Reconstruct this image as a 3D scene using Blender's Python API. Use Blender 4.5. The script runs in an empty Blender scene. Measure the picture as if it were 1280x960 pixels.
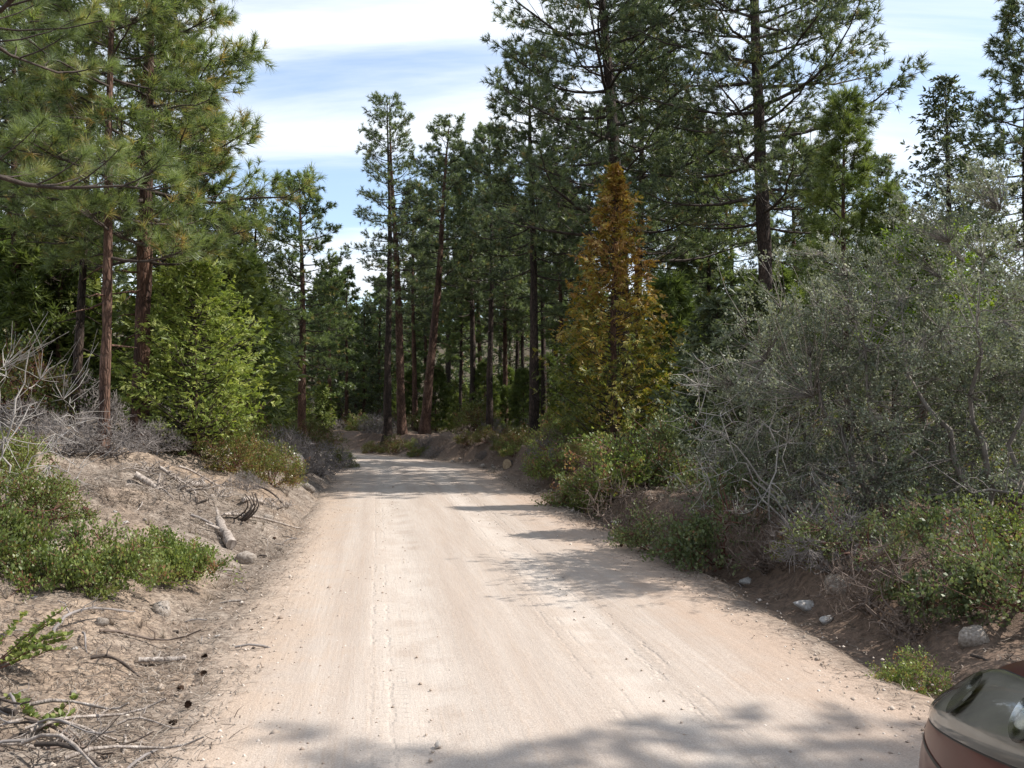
import bpy, math
import numpy as np
from mathutils import Vector, Matrix

scene = bpy.context.scene
coll = scene.collection
rad = math.radians

# ------------------------------------------------------------------ camera
F = 1100.0                     # focal length in pixels of a 1280 wide picture
CAMZ, HORIZON = 1.65, 515.0
cam_data = bpy.data.cameras.new('camera')
cam_data.sensor_width = 36.0
cam_data.lens = 36.0 * F / 1280.0
cam_data.clip_start, cam_data.clip_end = 0.05, 3000.0
cam = bpy.data.objects.new('camera', cam_data)
coll.objects.link(cam)
PITCH = math.atan((HORIZON - 480.0) / F)
cam.location = (0, 0, CAMZ)
cam.rotation_euler = (math.pi / 2 + PITCH, 0, 0)
scene.camera = cam

# ------------------------------------------------------------------ light
SUN_EL, SUN_AZ = rad(47), rad(8)     # azimuth measured from +X (right) towards +Y (ahead)
sun_vec = Vector((math.cos(SUN_EL) * math.cos(SUN_AZ), math.cos(SUN_EL) * math.sin(SUN_AZ), math.sin(SUN_EL)))
sl = bpy.data.lights.new('sun', 'SUN')
sl.energy, sl.angle, sl.color = 5.0, rad(0.53), (1.0, 0.95, 0.885)
so = bpy.data.objects.new('sun', sl)
so.rotation_euler = sun_vec.to_track_quat('Z', 'Y').to_euler()
so.location = (0, 0, 60)
coll.objects.link(so)

world = bpy.data.worlds.new('World')
scene.world = world
world.use_nodes = True
wn, wl = world.node_tree.nodes, world.node_tree.links
wn.clear()
w_out = wn.new('ShaderNodeOutputWorld')
w_bg = wn.new('ShaderNodeBackground')
w_bg.inputs['Strength'].default_value = 0.15
sky = wn.new('ShaderNodeTexSky')
sky.sky_type = 'NISHITA'
sky.sun_disc = False
sky.sun_elevation = SUN_EL
sky.sun_rotation = math.pi / 2 - SUN_AZ
sky.air_density, sky.dust_density, sky.ozone_density = 1.3, 0.6, 2.2
sky.altitude = 1500
# thin streaky cloud: noise on the plane overhead
tc = wn.new('ShaderNodeTexCoord')
sep = wn.new('ShaderNodeSeparateXYZ'); wl.new(tc.outputs['Generated'], sep.inputs[0])
addz = wn.new('ShaderNodeMath'); addz.operation = 'ADD'; addz.inputs[1].default_value = 0.12
mxz = wn.new('ShaderNodeMath'); mxz.operation = 'MAXIMUM'; mxz.inputs[1].default_value = 0.0
wl.new(sep.outputs['Z'], mxz.inputs[0]); wl.new(mxz.outputs[0], addz.inputs[0])
dx = wn.new('ShaderNodeMath'); dx.operation = 'DIVIDE'; wl.new(sep.outputs['X'], dx.inputs[0]); wl.new(addz.outputs[0], dx.inputs[1])
dy = wn.new('ShaderNodeMath'); dy.operation = 'DIVIDE'; wl.new(sep.outputs['Y'], dy.inputs[0]); wl.new(addz.outputs[0], dy.inputs[1])
cmb = wn.new('ShaderNodeCombineXYZ'); wl.new(dx.outputs[0], cmb.inputs[0]); wl.new(dy.outputs[0], cmb.inputs[1])
mp = wn.new('ShaderNodeMapping'); mp.inputs['Rotation'].default_value = (0, 0, 0.12); mp.inputs['Scale'].default_value = (0.22, 1.0, 1.0)
mp.inputs['Location'].default_value = (0.3, 0.55, 0)
wl.new(cmb.outputs[0], mp.inputs['Vector'])
nz = wn.new('ShaderNodeTexNoise'); nz.inputs['Scale'].default_value = 1.7; nz.inputs['Detail'].default_value = 9; nz.inputs['Roughness'].default_value = 0.58
nz.inputs['Distortion'].default_value = 0.35
wl.new(mp.outputs[0], nz.inputs['Vector'])
cr = wn.new('ShaderNodeMapRange'); cr.interpolation_type = 'SMOOTHSTEP'
cr.inputs['From Min'].default_value = 0.33; cr.inputs['From Max'].default_value = 0.62
cr.inputs['To Min'].default_value = 0.18; cr.inputs['To Max'].default_value = 1.0
wl.new(nz.outputs['Fac'], cr.inputs['Value'])
wmix = wn.new('ShaderNodeMix'); wmix.data_type = 'RGBA'
wmix.inputs[7].default_value = (5.2, 5.5, 5.9, 1)
wl.new(cr.outputs[0], wmix.inputs[0]); wl.new(sky.outputs[0], wmix.inputs[6])
wl.new(wmix.outputs[2], w_bg.inputs['Color'])
wl.new(w_bg.outputs[0], w_out.inputs['Surface'])

vs = scene.view_settings
vs.view_transform, vs.look, vs.gamma, vs.use_curve_mapping = 'Standard', 'None', 1.0, False
vs.exposure = 0.56
scene.cycles.max_bounces = 7
scene.cycles.diffuse_bounces = 3
scene.cycles.glossy_bounces = 3
scene.cycles.transmission_bounces = 5
scene.cycles.transparent_max_bounces = 6

# ------------------------------------------------------------------ numeric helpers
def hash2(ix, iy, seed):
    h = (ix.astype(np.int64) * 374761393 + iy.astype(np.int64) * 668265263 + seed * 974711) & 0xffffffff
    h = ((h ^ (h >> 13)) * 1274126177) & 0xffffffff
    h = (h ^ (h >> 16)) & 0xffffffff
    return h / 4294967295.0

def vnoise(x, y, seed=0):
    x = np.asarray(x, float); y = np.asarray(y, float)
    ix, iy = np.floor(x), np.floor(y)
    fx, fy = x - ix, y - iy
    fx = fx * fx * (3 - 2 * fx); fy = fy * fy * (3 - 2 * fy)
    a, b = hash2(ix, iy, seed), hash2(ix + 1, iy, seed)
    c, d = hash2(ix, iy + 1, seed), hash2(ix + 1, iy + 1, seed)
    return (a + (b - a) * fx) * (1 - fy) + (c + (d - c) * fx) * fy - 0.5

def fbm(x, y, seed=0, octv=4):
    v, amp, f = 0, 1.0, 1.0
    for o in range(octv):
        v = v + amp * vnoise(np.asarray(x) * f, np.asarray(y) * f, seed + o * 17); amp *= 0.5; f *= 2.03
    return v

def sstep(a, b, x):
    t = np.clip((np.asarray(x, float) - a) / (b - a), 0, 1)
    return t * t * (3 - 2 * t)

def unit(v):
    return v / (np.linalg.norm(v, axis=-1, keepdims=True) + 1e-9)

def road_centre(y):
    y = np.asarray(y, float)
    b = np.clip(y - 24.0, 0, 20)
    return 0.43 - 0.153 * (y - 3.9) - 0.033 * b * b - 1.32 * np.clip(y - 44, 0, None)

def road_t(x, y):
    y = np.asarray(y, float)
    m = -0.153 - 0.066 * np.clip(y - 24, 0, 20)
    return (np.asarray(x, float) - road_centre(y)) / np.sqrt(1 + m * m)

ROADW = 2.03
def height(x, y, rough=True):
    x = np.asarray(x, float); y = np.asarray(y, float)
    t = road_t(x, y)
    wob = 0.28 * vnoise(y * 0.5, 0 * y, 5) + 0.12 * vnoise(y * 1.7, 0 * y + 3, 6)
    dl = np.clip(-t - 2.5 + 0.38 * sstep(8, 15, y) + wob, 0, None)
    cap = 1.75
    rate = 0.44 + 0.22 * sstep(7, 14, y)
    left = cap * (1 - np.exp(-dl * rate / cap))
    wr = 0.35 * vnoise(y * 0.45, 0 * y + 9, 7) + 0.15 * vnoise(y * 1.5, 0 * y + 5, 8)
    dr = np.clip(t - 2.05 + wr, 0, None)
    ditch = -0.16 * np.exp(-((dr - 0.45) / 0.33) ** 2) * sstep(0, 0.2, dr) * (1 - sstep(14, 19, y))
    near = 1 - sstep(5.0, 9.0, y)
    right = ditch + 0.40 * sstep(0.5 + 0.5 * near, 1.1 + 1.3 * near, dr) * (1 - 0.35 * near) + 0.25 * (1 - np.exp(-dr * 0.2))
    right = right + 0.28 * sstep(14, 22, y) * sstep(0.15, 1.1, dr) * (1 - 0.6 * sstep(1.5, 4, dr))
    dist = np.hypot(x, y)
    hill = 15 * sstep(55, 190, dist) + 10 * sstep(120, 420, dist)
    off = sstep(0.0, 1.2, dl + dr)
    z = left + right + hill
    z = z + (0.22 * fbm(x * 1.9, y * 1.9, 27, 3) - .02) * sstep(0.1, .8, dl + dr) * sstep(10, 16, y) * (1 - sstep(40, 60, y))
    if rough:
        z = z + off * (0.2 * fbm(x * 0.7, y * 0.7, 11, 3) + 0.11 * fbm(x * 2.6, y * 2.6, 21, 3))
        z = z + (0.02 + 0.03 * off) * fbm(x * 7, y * 7, 31, 2) * sstep(1.8, 2.3, np.abs(t))
    return z

def gz(x, y):
    return float(height(np.array([x]), np.array([y]))[0])

def px(p, depth):
    """lateral position of something seen at picture column p and the given distance ahead"""
    return (p - 640.0) / F * depth

def zrow(row, depth):
    return CAMZ + (HORIZON - row) / F * depth

def hit(c, row, fallback=12.0):
    """where the line of sight through a picture point meets the ground, as (x, y)"""
    d = np.linspace(2.6, 45, 1700)
    below = height(px(c, d), d) >= zrow(row, d)
    k = int(below.argmax()) if below.any() else -1
    dd = float(d[k]) if k >= 0 else fallback
    return px(c, dd), dd

# ------------------------------------------------------------------ mesh helpers
def mesh_np(name, verts, quads=None, tris=None, mat=None, smooth=False, attrs=None):
    me = bpy.data.meshes.new(name)
    verts = np.asarray(verts, np.float32)
    nq = 0 if quads is None else len(quads)
    nt = 0 if tris is None else len(tris)
    me.vertices.add(len(verts)); me.vertices.foreach_set('co', verts.ravel())
    parts = []
    if nq: parts.append(np.asarray(quads, np.int32).ravel())
    if nt: parts.append(np.asarray(tris, np.int32).ravel())
    li = np.concatenate(parts)
    me.loops.add(len(li)); me.loops.foreach_set('vertex_index', li)
    me.polygons.add(nq + nt)
    starts = np.concatenate([np.arange(nq) * 4, nq * 4 + np.arange(nt) * 3]).astype(np.int32)
    me.polygons.foreach_set('loop_start', starts)
    if smooth:
        me.polygons.foreach_set('use_smooth', np.ones(nq + nt, bool))
    if attrs:
        for k, v in attrs.items():
            a = me.attributes.new(k, 'FLOAT', 'POINT')
            a.data.foreach_set('value', np.asarray(v, np.float32))
    me.update(calc_edges=True)
    if mat: me.materials.append(mat)
    return me

def obj(name, me, parent=None, loc=None, rotz=0.0, scale=None):
    o = bpy.data.objects.new(name, me)
    coll.objects.link(o)
    if parent is not None: o.parent = parent
    if loc is not None: o.location = loc
    if rotz: o.rotation_euler = (0, 0, rotz)
    if scale is not None: o.scale = (scale,) * 3 if np.isscalar(scale) else scale
    return o

def tag(o, label, cat, group=None, kind=None):
    if label: o['label'] = label
    if cat: o['category'] = cat
    if group: o['group'] = group
    if kind: o['kind'] = kind
    return o

def thing(name, label, cat, loc, rotz=0.0, group=None, scale=None):
    o = obj(name, None, None, loc, rotz, scale)
    o.empty_display_size = 0.2
    return tag(o, label, cat, group)

def tubes(paths, radii, sides=5):
    """paths (P,n,3), radii (P,n) -> verts, quads"""
    P, n, _ = paths.shape
    tan = np.empty_like(paths)
    tan[:, 1:-1] = paths[:, 2:] - paths[:, :-2]
    tan[:, 0] = paths[:, 1] - paths[:, 0]; tan[:, -1] = paths[:, -1] - paths[:, -2]
    tan = unit(tan)
    mean = unit(paths[:, -1] - paths[:, 0])
    ref = np.where((np.abs(mean[:, 2:3]) > 0.8), np.array([[1.0, 0, 0]]), np.array([[0, 0, 1.0]]))
    n1 = unit(np.cross(tan, ref[:, None, :])); n2 = np.cross(tan, n1)
    a = np.arange(sides) / sides * 2 * np.pi
    ring = n1[:, :, None, :] * np.cos(a)[None, None, :, None] + n2[:, :, None, :] * np.sin(a)[None, None, :, None]
    v = paths[:, :, None, :] + ring * radii[:, :, None, None]
    idx = np.arange(P * n * sides).reshape(P, n, sides)
    q = np.stack([idx[:, :-1], np.roll(idx[:, :-1], -1, 2), np.roll(idx[:, 1:], -1, 2), idx[:, 1:]], -1).reshape(-1, 4)
    return v.reshape(-1, 3), q

class Geo:
    def __init__(s): s.v, s.q, s.t, s.a, s.n = [], [], [], [], 0
    def add(s, v, q=None, t=None, a=None):
        s.v.append(np.asarray(v, float).reshape(-1, 3))
        if q is not None: s.q.append(np.asarray(q) + s.n)
        if t is not None: s.t.append(np.asarray(t) + s.n)
        m = len(s.v[-1])
        s.a.append(np.zeros(m) if a is None else np.broadcast_to(np.asarray(a, float), (m,)))
        s.n += m
        return s
    def mesh(s, name, mat, smooth=False):
        return mesh_np(name, np.concatenate(s.v), np.concatenate(s.q) if s.q else None,
                       np.concatenate(s.t) if s.t else None, mat, smooth, {'tint': np.concatenate(s.a)})

def bez(p0, p1, p2, n):
    u = np.linspace(0, 1, n)[None, :, None]
    return (1 - u) ** 2 * p0[:, None] + 2 * u * (1 - u) * p1[:, None] + u * u * p2[:, None]

def rand_unit(r, n):
    return unit(r.normal(size=(n, 3)))

def needles(geo, r, pos, d, L, w, k, tint, stem=0.07, spread=(8, 95)):
    """k thin needles fanned round each shoot"""
    T = len(pos)
    rr = rand_unit(r, T)
    n1 = unit(np.cross(d, rr)); n2 = np.cross(d, n1)
    th = np.radians(r.uniform(spread[0] ** 1.0, spread[1], (T, k)) * r.uniform(0.55, 1.0, (T, k)))
    ph = r.uniform(0, 2 * np.pi, (T, k))
    nd = d[:, None] * np.cos(th)[..., None] + (n1[:, None] * np.cos(ph)[..., None] + n2[:, None] * np.sin(ph)[..., None]) * np.sin(th)[..., None]
    Lk = (L * r.uniform(0.65, 1.1, (T, k)))[..., None] * (np.ones(T) if np.isscalar(tint) else 1)[:, None, None] if False else (L * r.uniform(0.65, 1.1, (T, k)))[..., None]
    base = pos[:, None] - d[:, None] * r.uniform(0, stem, (T, k))[..., None]
    side = unit(np.cross(nd, rand_unit(r, T * k).reshape(T, k, 3))) * w
    tip = base + nd * Lk
    tip[..., 2] -= (Lk[..., 0] ** 2) * 0.6
    v = np.stack([base - side, base + side, tip], 2).reshape(-1, 3)
    t = np.arange(T * k * 3).reshape(-1, 3)
    tt = np.repeat(np.clip(np.repeat(tint[:, None], k, 1) + r.normal(0, 0.06, (T, k)), 0, 1).ravel(), 3)
    geo.add(v, None, t, tt)

def leaves(geo, r, pos, d, L, w, tint, fold=0.25, nrm=None, hexa=False):
    """one folded oval leaf (four triangles) at each position"""
    N = len(pos)
    L = np.broadcast_to(np.asarray(L, float), (N,))[:, None]; w = np.broadcast_to(np.asarray(w, float), (N,))[:, None]
    d = unit(d)
    rr = rand_unit(r, N) if nrm is None else unit(nrm + 0.25 * rand_unit(r, N))
    s = unit(np.cross(d, rr)); up = np.cross(s, d)
    if not hexa:
        v = np.stack([pos, pos + d * L * .5 - s * w * .5 + up * w * fold, pos + d * L, pos + d * L * .5 + s * w * .5 + up * w * fold], 1)
        geo.add(v.reshape(-1, 3), np.arange(N * 4).reshape(-1, 4), None, np.repeat(tint, 4))
        return
    v = np.stack([pos, pos + d * L * .35 - s * w * .5 + up * w * fold, pos + d * L * .75 - s * w * .36 + up * w * fold * .7, pos + d * L,
                  pos + d * L * .75 + s * w * .36 + up * w * fold * .7, pos + d * L * .35 + s * w * .5 + up * w * fold], 1)
    o = np.arange(N)[:, None] * 6
    q = np.concatenate([o + np.array([[0, 1, 2, 3]]), o + np.array([[0, 3, 4, 5]])])
    geo.add(v.reshape(-1, 3), q, None, np.repeat(tint, 6))

# ------------------------------------------------------------------ materials
def new_mat(name):
    m = bpy.data.materials.new(name); m.use_nodes = True
    n, l = m.node_tree.nodes, m.node_tree.links
    n.clear()
    return m, n, l

def ramp(n, stops):
    c = n.new('ShaderNodeValToRGB')
    e = c.color_ramp.elements
    e[0].position, e[0].color = stops[0][0], (*stops[0][1], 1)
    e[1].position, e[1].color = stops[-1][0], (*stops[-1][1], 1)
    for p, col in stops[1:-1]:
        x = e.new(p); x.color = (*col, 1)
    return c

def leaf_mat(name, stops, trans=0.3, rough=0.45, spec=0.4, tcol=1.3, gain=1.28):
    m, n, l = new_mat(name)
    at = n.new('ShaderNodeAttribute'); at.attribute_name = 'tint'
    stops = [(p_, tuple(min(.6, x_ * gain) for x_ in c_)) for p_, c_ in stops]
    c = ramp(n, stops); l.new(at.outputs['Fac'], c.inputs[0])
    oi = n.new('ShaderNodeObjectInfo')
    mr = n.new('ShaderNodeMapRange'); mr.inputs['To Min'].default_value = 0.82; mr.inputs['To Max'].default_value = 1.18
    l.new(oi.outputs['Random'], mr.inputs['Value'])
    hs = n.new('ShaderNodeHueSaturation'); l.new(mr.outputs[0], hs.inputs['Value']); l.new(c.outputs[0], hs.inputs['Color'])
    p = n.new('ShaderNodeBsdfPrincipled'); p.inputs['Roughness'].default_value = rough
    p.inputs['Specular IOR Level'].default_value = spec
    l.new(hs.outputs[0], p.inputs['Base Color'])
    tr = n.new('ShaderNodeBsdfTranslucent')
    mm = n.new('ShaderNodeMix'); mm.data_type = 'RGBA'; mm.blend_type = 'MULTIPLY'; mm.inputs[0].default_value = 1
    mm.inputs[7].default_value = (tcol, tcol * 1.05, tcol * 0.6, 1)
    l.new(hs.outputs[0], mm.inputs[6]); l.new(mm.outputs[2], tr.inputs['Color'])
    mx = n.new('ShaderNodeMixShader'); mx.inputs[0].default_value = trans
    l.new(p.outputs[0], mx.inputs[1]); l.new(tr.outputs[0], mx.inputs[2])
    o = n.new('ShaderNodeOutputMaterial'); l.new(mx.outputs[0], o.inputs['Surface'])
    return m

def noise_mat(name, stops, scale=6.0, stretch=(1, 1, 1), bump=0.3, bscale=30.0, rough=0.85, detail=6, spec=0.25, voronoi=0.0, vstretch=None, bdist=0.02):
    m, n, l = new_mat(name)
    t = n.new('ShaderNodeTexCoord'); mp_ = n.new('ShaderNodeMapping'); mp_.inputs['Scale'].default_value = stretch
    l.new(t.outputs['Object'], mp_.inputs['Vector'])
    nz_ = n.new('ShaderNodeTexNoise'); nz_.inputs['Scale'].default_value = scale; nz_.inputs['Detail'].default_value = detail
    l.new(mp_.outputs[0], nz_.inputs['Vector'])
    mr = n.new('ShaderNodeMapRange'); mr.inputs['From Min'].default_value = 0.3; mr.inputs['From Max'].default_value = 0.7
    l.new(nz_.outputs['Fac'], mr.inputs['Value'])
    c = ramp(n, stops); l.new(mr.outputs[0], c.inputs[0])
    col = c.outputs[0]
    nb = n.new('ShaderNodeTexNoise'); nb.inputs['Scale'].default_value = bscale; nb.inputs['Detail'].default_value = 5
    l.new(mp_.outputs[0], nb.inputs['Vector'])
    hgt = nb.outputs['Fac']
    if voronoi:
        vo = n.new('ShaderNodeTexVoronoi'); vo.feature = 'DISTANCE_TO_EDGE'; vo.inputs['Scale'].default_value = voronoi
        mv = n.new('ShaderNodeMapping'); mv.inputs['Scale'].default_value = vstretch or stretch
        mixn = n.new('ShaderNodeMix'); mixn.data_type = 'VECTOR'; mixn.inputs[0].default_value = 0.12
        l.new(t.outputs['Object'], mixn.inputs[4]); l.new(nz_.outputs['Color'], mixn.inputs[5])
        l.new(mixn.outputs[1], mv.inputs['Vector']); l.new(mv.outputs[0], vo.inputs['Vector'])
        vr = n.new('ShaderNodeMapRange'); vr.inputs['From Max'].default_value = 0.2; vr.inputs['To Min'].default_value = 0.45
        l.new(vo.outputs['Distance'], vr.inputs['Value'])
        mul = n.new('ShaderNodeMix'); mul.data_type = 'RGBA'; mul.blend_type = 'MULTIPLY'; mul.inputs[0].default_value = 1
        l.new(col, mul.inputs[6]); l.new(vr.outputs[0], mul.inputs[7]); col = mul.outputs[2]
        ad = n.new('ShaderNodeMath'); ad.operation = 'MULTIPLY_ADD'; ad.inputs[1].default_value = 0.35
        l.new(hgt, ad.inputs[0]); l.new(vr.outputs[0], ad.inputs[2]); hgt = ad.outputs[0]
    b = n.new('ShaderNodeBump'); b.inputs['Strength'].default_value = bump; b.inputs['Distance'].default_value = bdist
    l.new(hgt, b.inputs['Height'])
    p = n.new('ShaderNodeBsdfPrincipled'); p.inputs['Roughness'].default_value = rough; p.inputs['Specular IOR Level'].default_value = spec
    l.new(col, p.inputs['Base Color']); l.new(b.outputs[0], p.inputs['Normal'])
    o = n.new('ShaderNodeOutputMaterial'); l.new(p.outputs[0], o.inputs['Surface'])
    return m

def plain_mat(name, col, rough=0.5, metal=0.0, spec=0.5, coat=0.0):
    m, n, l = new_mat(name)
    p = n.new('ShaderNodeBsdfPrincipled')
    nz_ = n.new('ShaderNodeTexNoise'); nz_.inputs['Scale'].default_value = 9; nz_.inputs['Detail'].default_value = 6
    t = n.new('ShaderNodeTexCoord'); l.new(t.outputs['Object'], nz_.inputs['Vector'])
    c = ramp(n, [(0.3, tuple(x * 0.85 for x in col)), (0.7, tuple(min(1, x * 1.12) for x in col))])
    l.new(nz_.outputs['Fac'], c.inputs[0]); l.new(c.outputs[0], p.inputs['Base Color'])
    p.inputs['Roughness'].default_value = rough; p.inputs['Metallic'].default_value = metal
    p.inputs['Specular IOR Level'].default_value = spec; p.inputs['Coat Weight'].default_value = coat
    p.inputs['Coat Roughness'].default_value = 0.04
    o = n.new('ShaderNodeOutputMaterial'); l.new(p.outputs[0], o.inputs['Surface'])
    return m

M = {}
M['needle'] = leaf_mat('pine_needles', [(0, (0.044, 0.058, 0.032)), (.45, (0.086, 0.112, 0.046)), (.8, (0.14, 0.168, 0.058)), (1, (0.21, 0.15, 0.065))], 0.42, 0.4, 0.5, gain=1.75)
M['needle_dark'] = leaf_mat('dark_pine_needles', [(0, (0.035, 0.046, 0.031)), (.5, (0.066, 0.084, 0.047)), (.9, (0.115, 0.132, 0.06)), (1, (0.15, 0.11, 0.06))], 0.38, 0.4, 0.5, gain=1.9)
M['needle_young'] = leaf_mat('young_pine_needles', [(0, (0.05, 0.07, 0.024)), (.5, (0.095, 0.125, 0.036)), (1, (0.16, 0.18, 0.05))], 0.36, 0.42, 0.4)
M['cedar'] = leaf_mat('cedar_sprays', [(0, (0.055, 0.075, 0.022)), (.5, (0.11, 0.138, 0.036)), (1, (0.205, 0.22, 0.06))], 0.34, 0.5, 0.3)
M['cedar_bright'] = leaf_mat('bright_cedar_sprays', [(0, (0.08, 0.11, 0.025)), (.5, (0.15, 0.185, 0.042)), (1, (0.25, 0.265, 0.075))], 0.4, 0.5, 0.3)
M['cedar_dark'] = leaf_mat('dark_cedar_sprays', [(0, (0.034, 0.045, 0.026)), (.5, (0.064, 0.08, 0.04)), (1, (0.115, 0.125, 0.06))], 0.28, 0.5, 0.3)
M['cedar_olive'] = leaf_mat('olive_cedar_sprays', [(0, (0.05, 0.085, 0.012)), (.5, (0.10, 0.15, 0.014)), (1, (0.17, 0.20, 0.02))], 0.4, 0.5, 0.3)
M['cedar_rust'] = leaf_mat('rusty_cedar_sprays', [(0, (0.045, 0.06, 0.016)), (.3, (0.11, 0.12, 0.02)), (.55, (0.215, 0.165, 0.028)), (.8, (0.25, 0.15, 0.034)), (1, (0.19, 0.095, 0.034))], 0.34, 0.5, 0.3)
M['manz'] = leaf_mat('manzanita_leaves', [(0, (0.055, 0.075, 0.024)), (.45, (0.10, 0.13, 0.036)), (.8, (0.16, 0.175, 0.052)), (1, (0.17, 0.085, 0.05))], 0.32, 0.45, 0.4, gain=1.5)
M['manz_pale'] = leaf_mat('pale_manzanita_leaves', [(0, (0.055, 0.075, 0.035)), (.5, (0.105, 0.13, 0.056)), (.9, (0.17, 0.185, 0.085)), (1, (0.16, 0.10, 0.06))], 0.3, 0.5, 0.4)
M['manz_rust'] = leaf_mat('rusty_manzanita_leaves', [(0, (0.05, 0.075, 0.02)), (.4, (0.11, 0.13, 0.03)), (.7, (0.17, 0.125, 0.04)), (1, (0.17, 0.075, 0.045))], 0.26, 0.35, 0.5)
M['oak'] = leaf_mat('scrub_oak_leaves', [(0, (0.07, 0.083, 0.058)), (.5, (0.16, 0.178, 0.128)), (1, (0.32, 0.325, 0.255))], 0.22, 0.6, 0.25)
M['olive'] = leaf_mat('olive_oak_leaves', [(0, (0.06, 0.075, 0.03)), (.5, (0.11, 0.125, 0.05)), (1, (0.2, 0.2, 0.1))], 0.28, 0.6, 0.25)
M['bark'] = noise_mat('pine_bark', [(0, (0.045, 0.027, 0.02)), (.5, (0.11, 0.06, 0.042)), (1, (0.19, 0.105, 0.07))], 5, (1, 1, .35), 0.9, 26, 0.9, voronoi=15.0, vstretch=(1.7, 1.7, .4), bdist=0.03)
M['bark_dark'] = noise_mat('dark_pine_bark', [(0, (0.03, 0.023, 0.02)), (.5, (0.065, 0.046, 0.037)), (1, (0.11, 0.075, 0.056))], 5, (1, 1, .35), 0.9, 26, 0.9, voronoi=15.0, vstretch=(1.7, 1.7, .4), bdist=0.03)
M['bark_red'] = noise_mat('red_pine_bark', [(0, (0.07, 0.042, 0.032)), (.5, (0.14, 0.08, 0.056)), (1, (0.23, 0.14, 0.10))], 5, (1, 1, .35), 0.9, 26, 0.9, voronoi=14.0, vstretch=(1.7, 1.7, .4), bdist=0.03)
M['limb'] = noise_mat('limb_bark', [(0, (0.035, 0.028, 0.024)), (1, (0.09, 0.07, 0.058))], 9, (1, 1, 1), 0.4, 60, 0.9)
M['redstem'] = noise_mat('manzanita_stem', [(0, (0.075, 0.03, 0.022)), (1, (0.17, 0.075, 0.05))], 9, (1, 1, 1), 0.2, 60, 0.6)
M['greytwig'] = noise_mat('grey_twig', [(0, (0.13, 0.115, 0.105)), (1, (0.27, 0.24, 0.225))], 7, (1, 1, 1), 0.2, 60, 0.9)
M['browntwig'] = noise_mat('brown_twig', [(0, (0.10, 0.075, 0.06)), (1, (0.22, 0.17, 0.14))], 7, (1, 1, 1), 0.2, 60, 0.9)
M['oaktwig'] = noise_mat('oak_twig', [(0, (0.10, 0.085, 0.072)), (1, (0.27, 0.24, 0.21))], 5, (1, 1, 1), 0.3, 60, 0.9)
M['paletwig'] = noise_mat('bleached_twig', [(0, (0.22, 0.2, 0.18)), (1, (0.42, 0.39, 0.36))], 6, (1, 1, 1), 0.3, 40, 0.9)
M['deadwood'] = noise_mat('weathered_wood', [(0, (0.15, 0.12, 0.1)), (.5, (0.30, 0.255, 0.22)), (1, (0.48, 0.42, 0.37))], 10, (3, 3, .5), 0.6, 40, 0.9)
M['cutwood'] = noise_mat('cut_wood', [(0, (0.30, 0.22, 0.14)), (1, (0.48, 0.38, 0.26))], 20, (1, 1, 1), 0.2, 60, 0.85)
M['stone'] = noise_mat('granite', [(0, (0.20, 0.165, 0.135)), (.5, (0.34, 0.29, 0.245)), (1, (0.47, 0.42, 0.37))], 7, (1, 1, 1), 0.7, 45, 0.9)
M['stone_pale'] = noise_mat('pale_granite', [(0, (0.36, 0.33, 0.30)), (.5, (0.5, 0.47, 0.44)), (1, (0.64, 0.62, 0.6))], 7, (1, 1, 1), 0.6, 45, 0.9)
M['cone'] = noise_mat('pine_cone', [(0, (0.03, 0.018, 0.012)), (1, (0.11, 0.06, 0.035))], 20, (1, 1, 1), 0.6, 60, 0.9)
M['litter'] = leaf_mat('needle_litter', [(0, (0.06, 0.042, 0.032)), (.5, (0.20, 0.15, 0.115)), (1, (0.42, 0.36, 0.30))], 0.08, 0.8, 0.2, 1.0, 1.0)
M['pebble'] = leaf_mat('pebble_stone', [(0, (0.20, 0.15, 0.115)), (.5, (0.36, 0.295, 0.24)), (1, (0.52, 0.46, 0.40))], 0.0, 0.9, 0.2, 1.0, 1.0)

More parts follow.
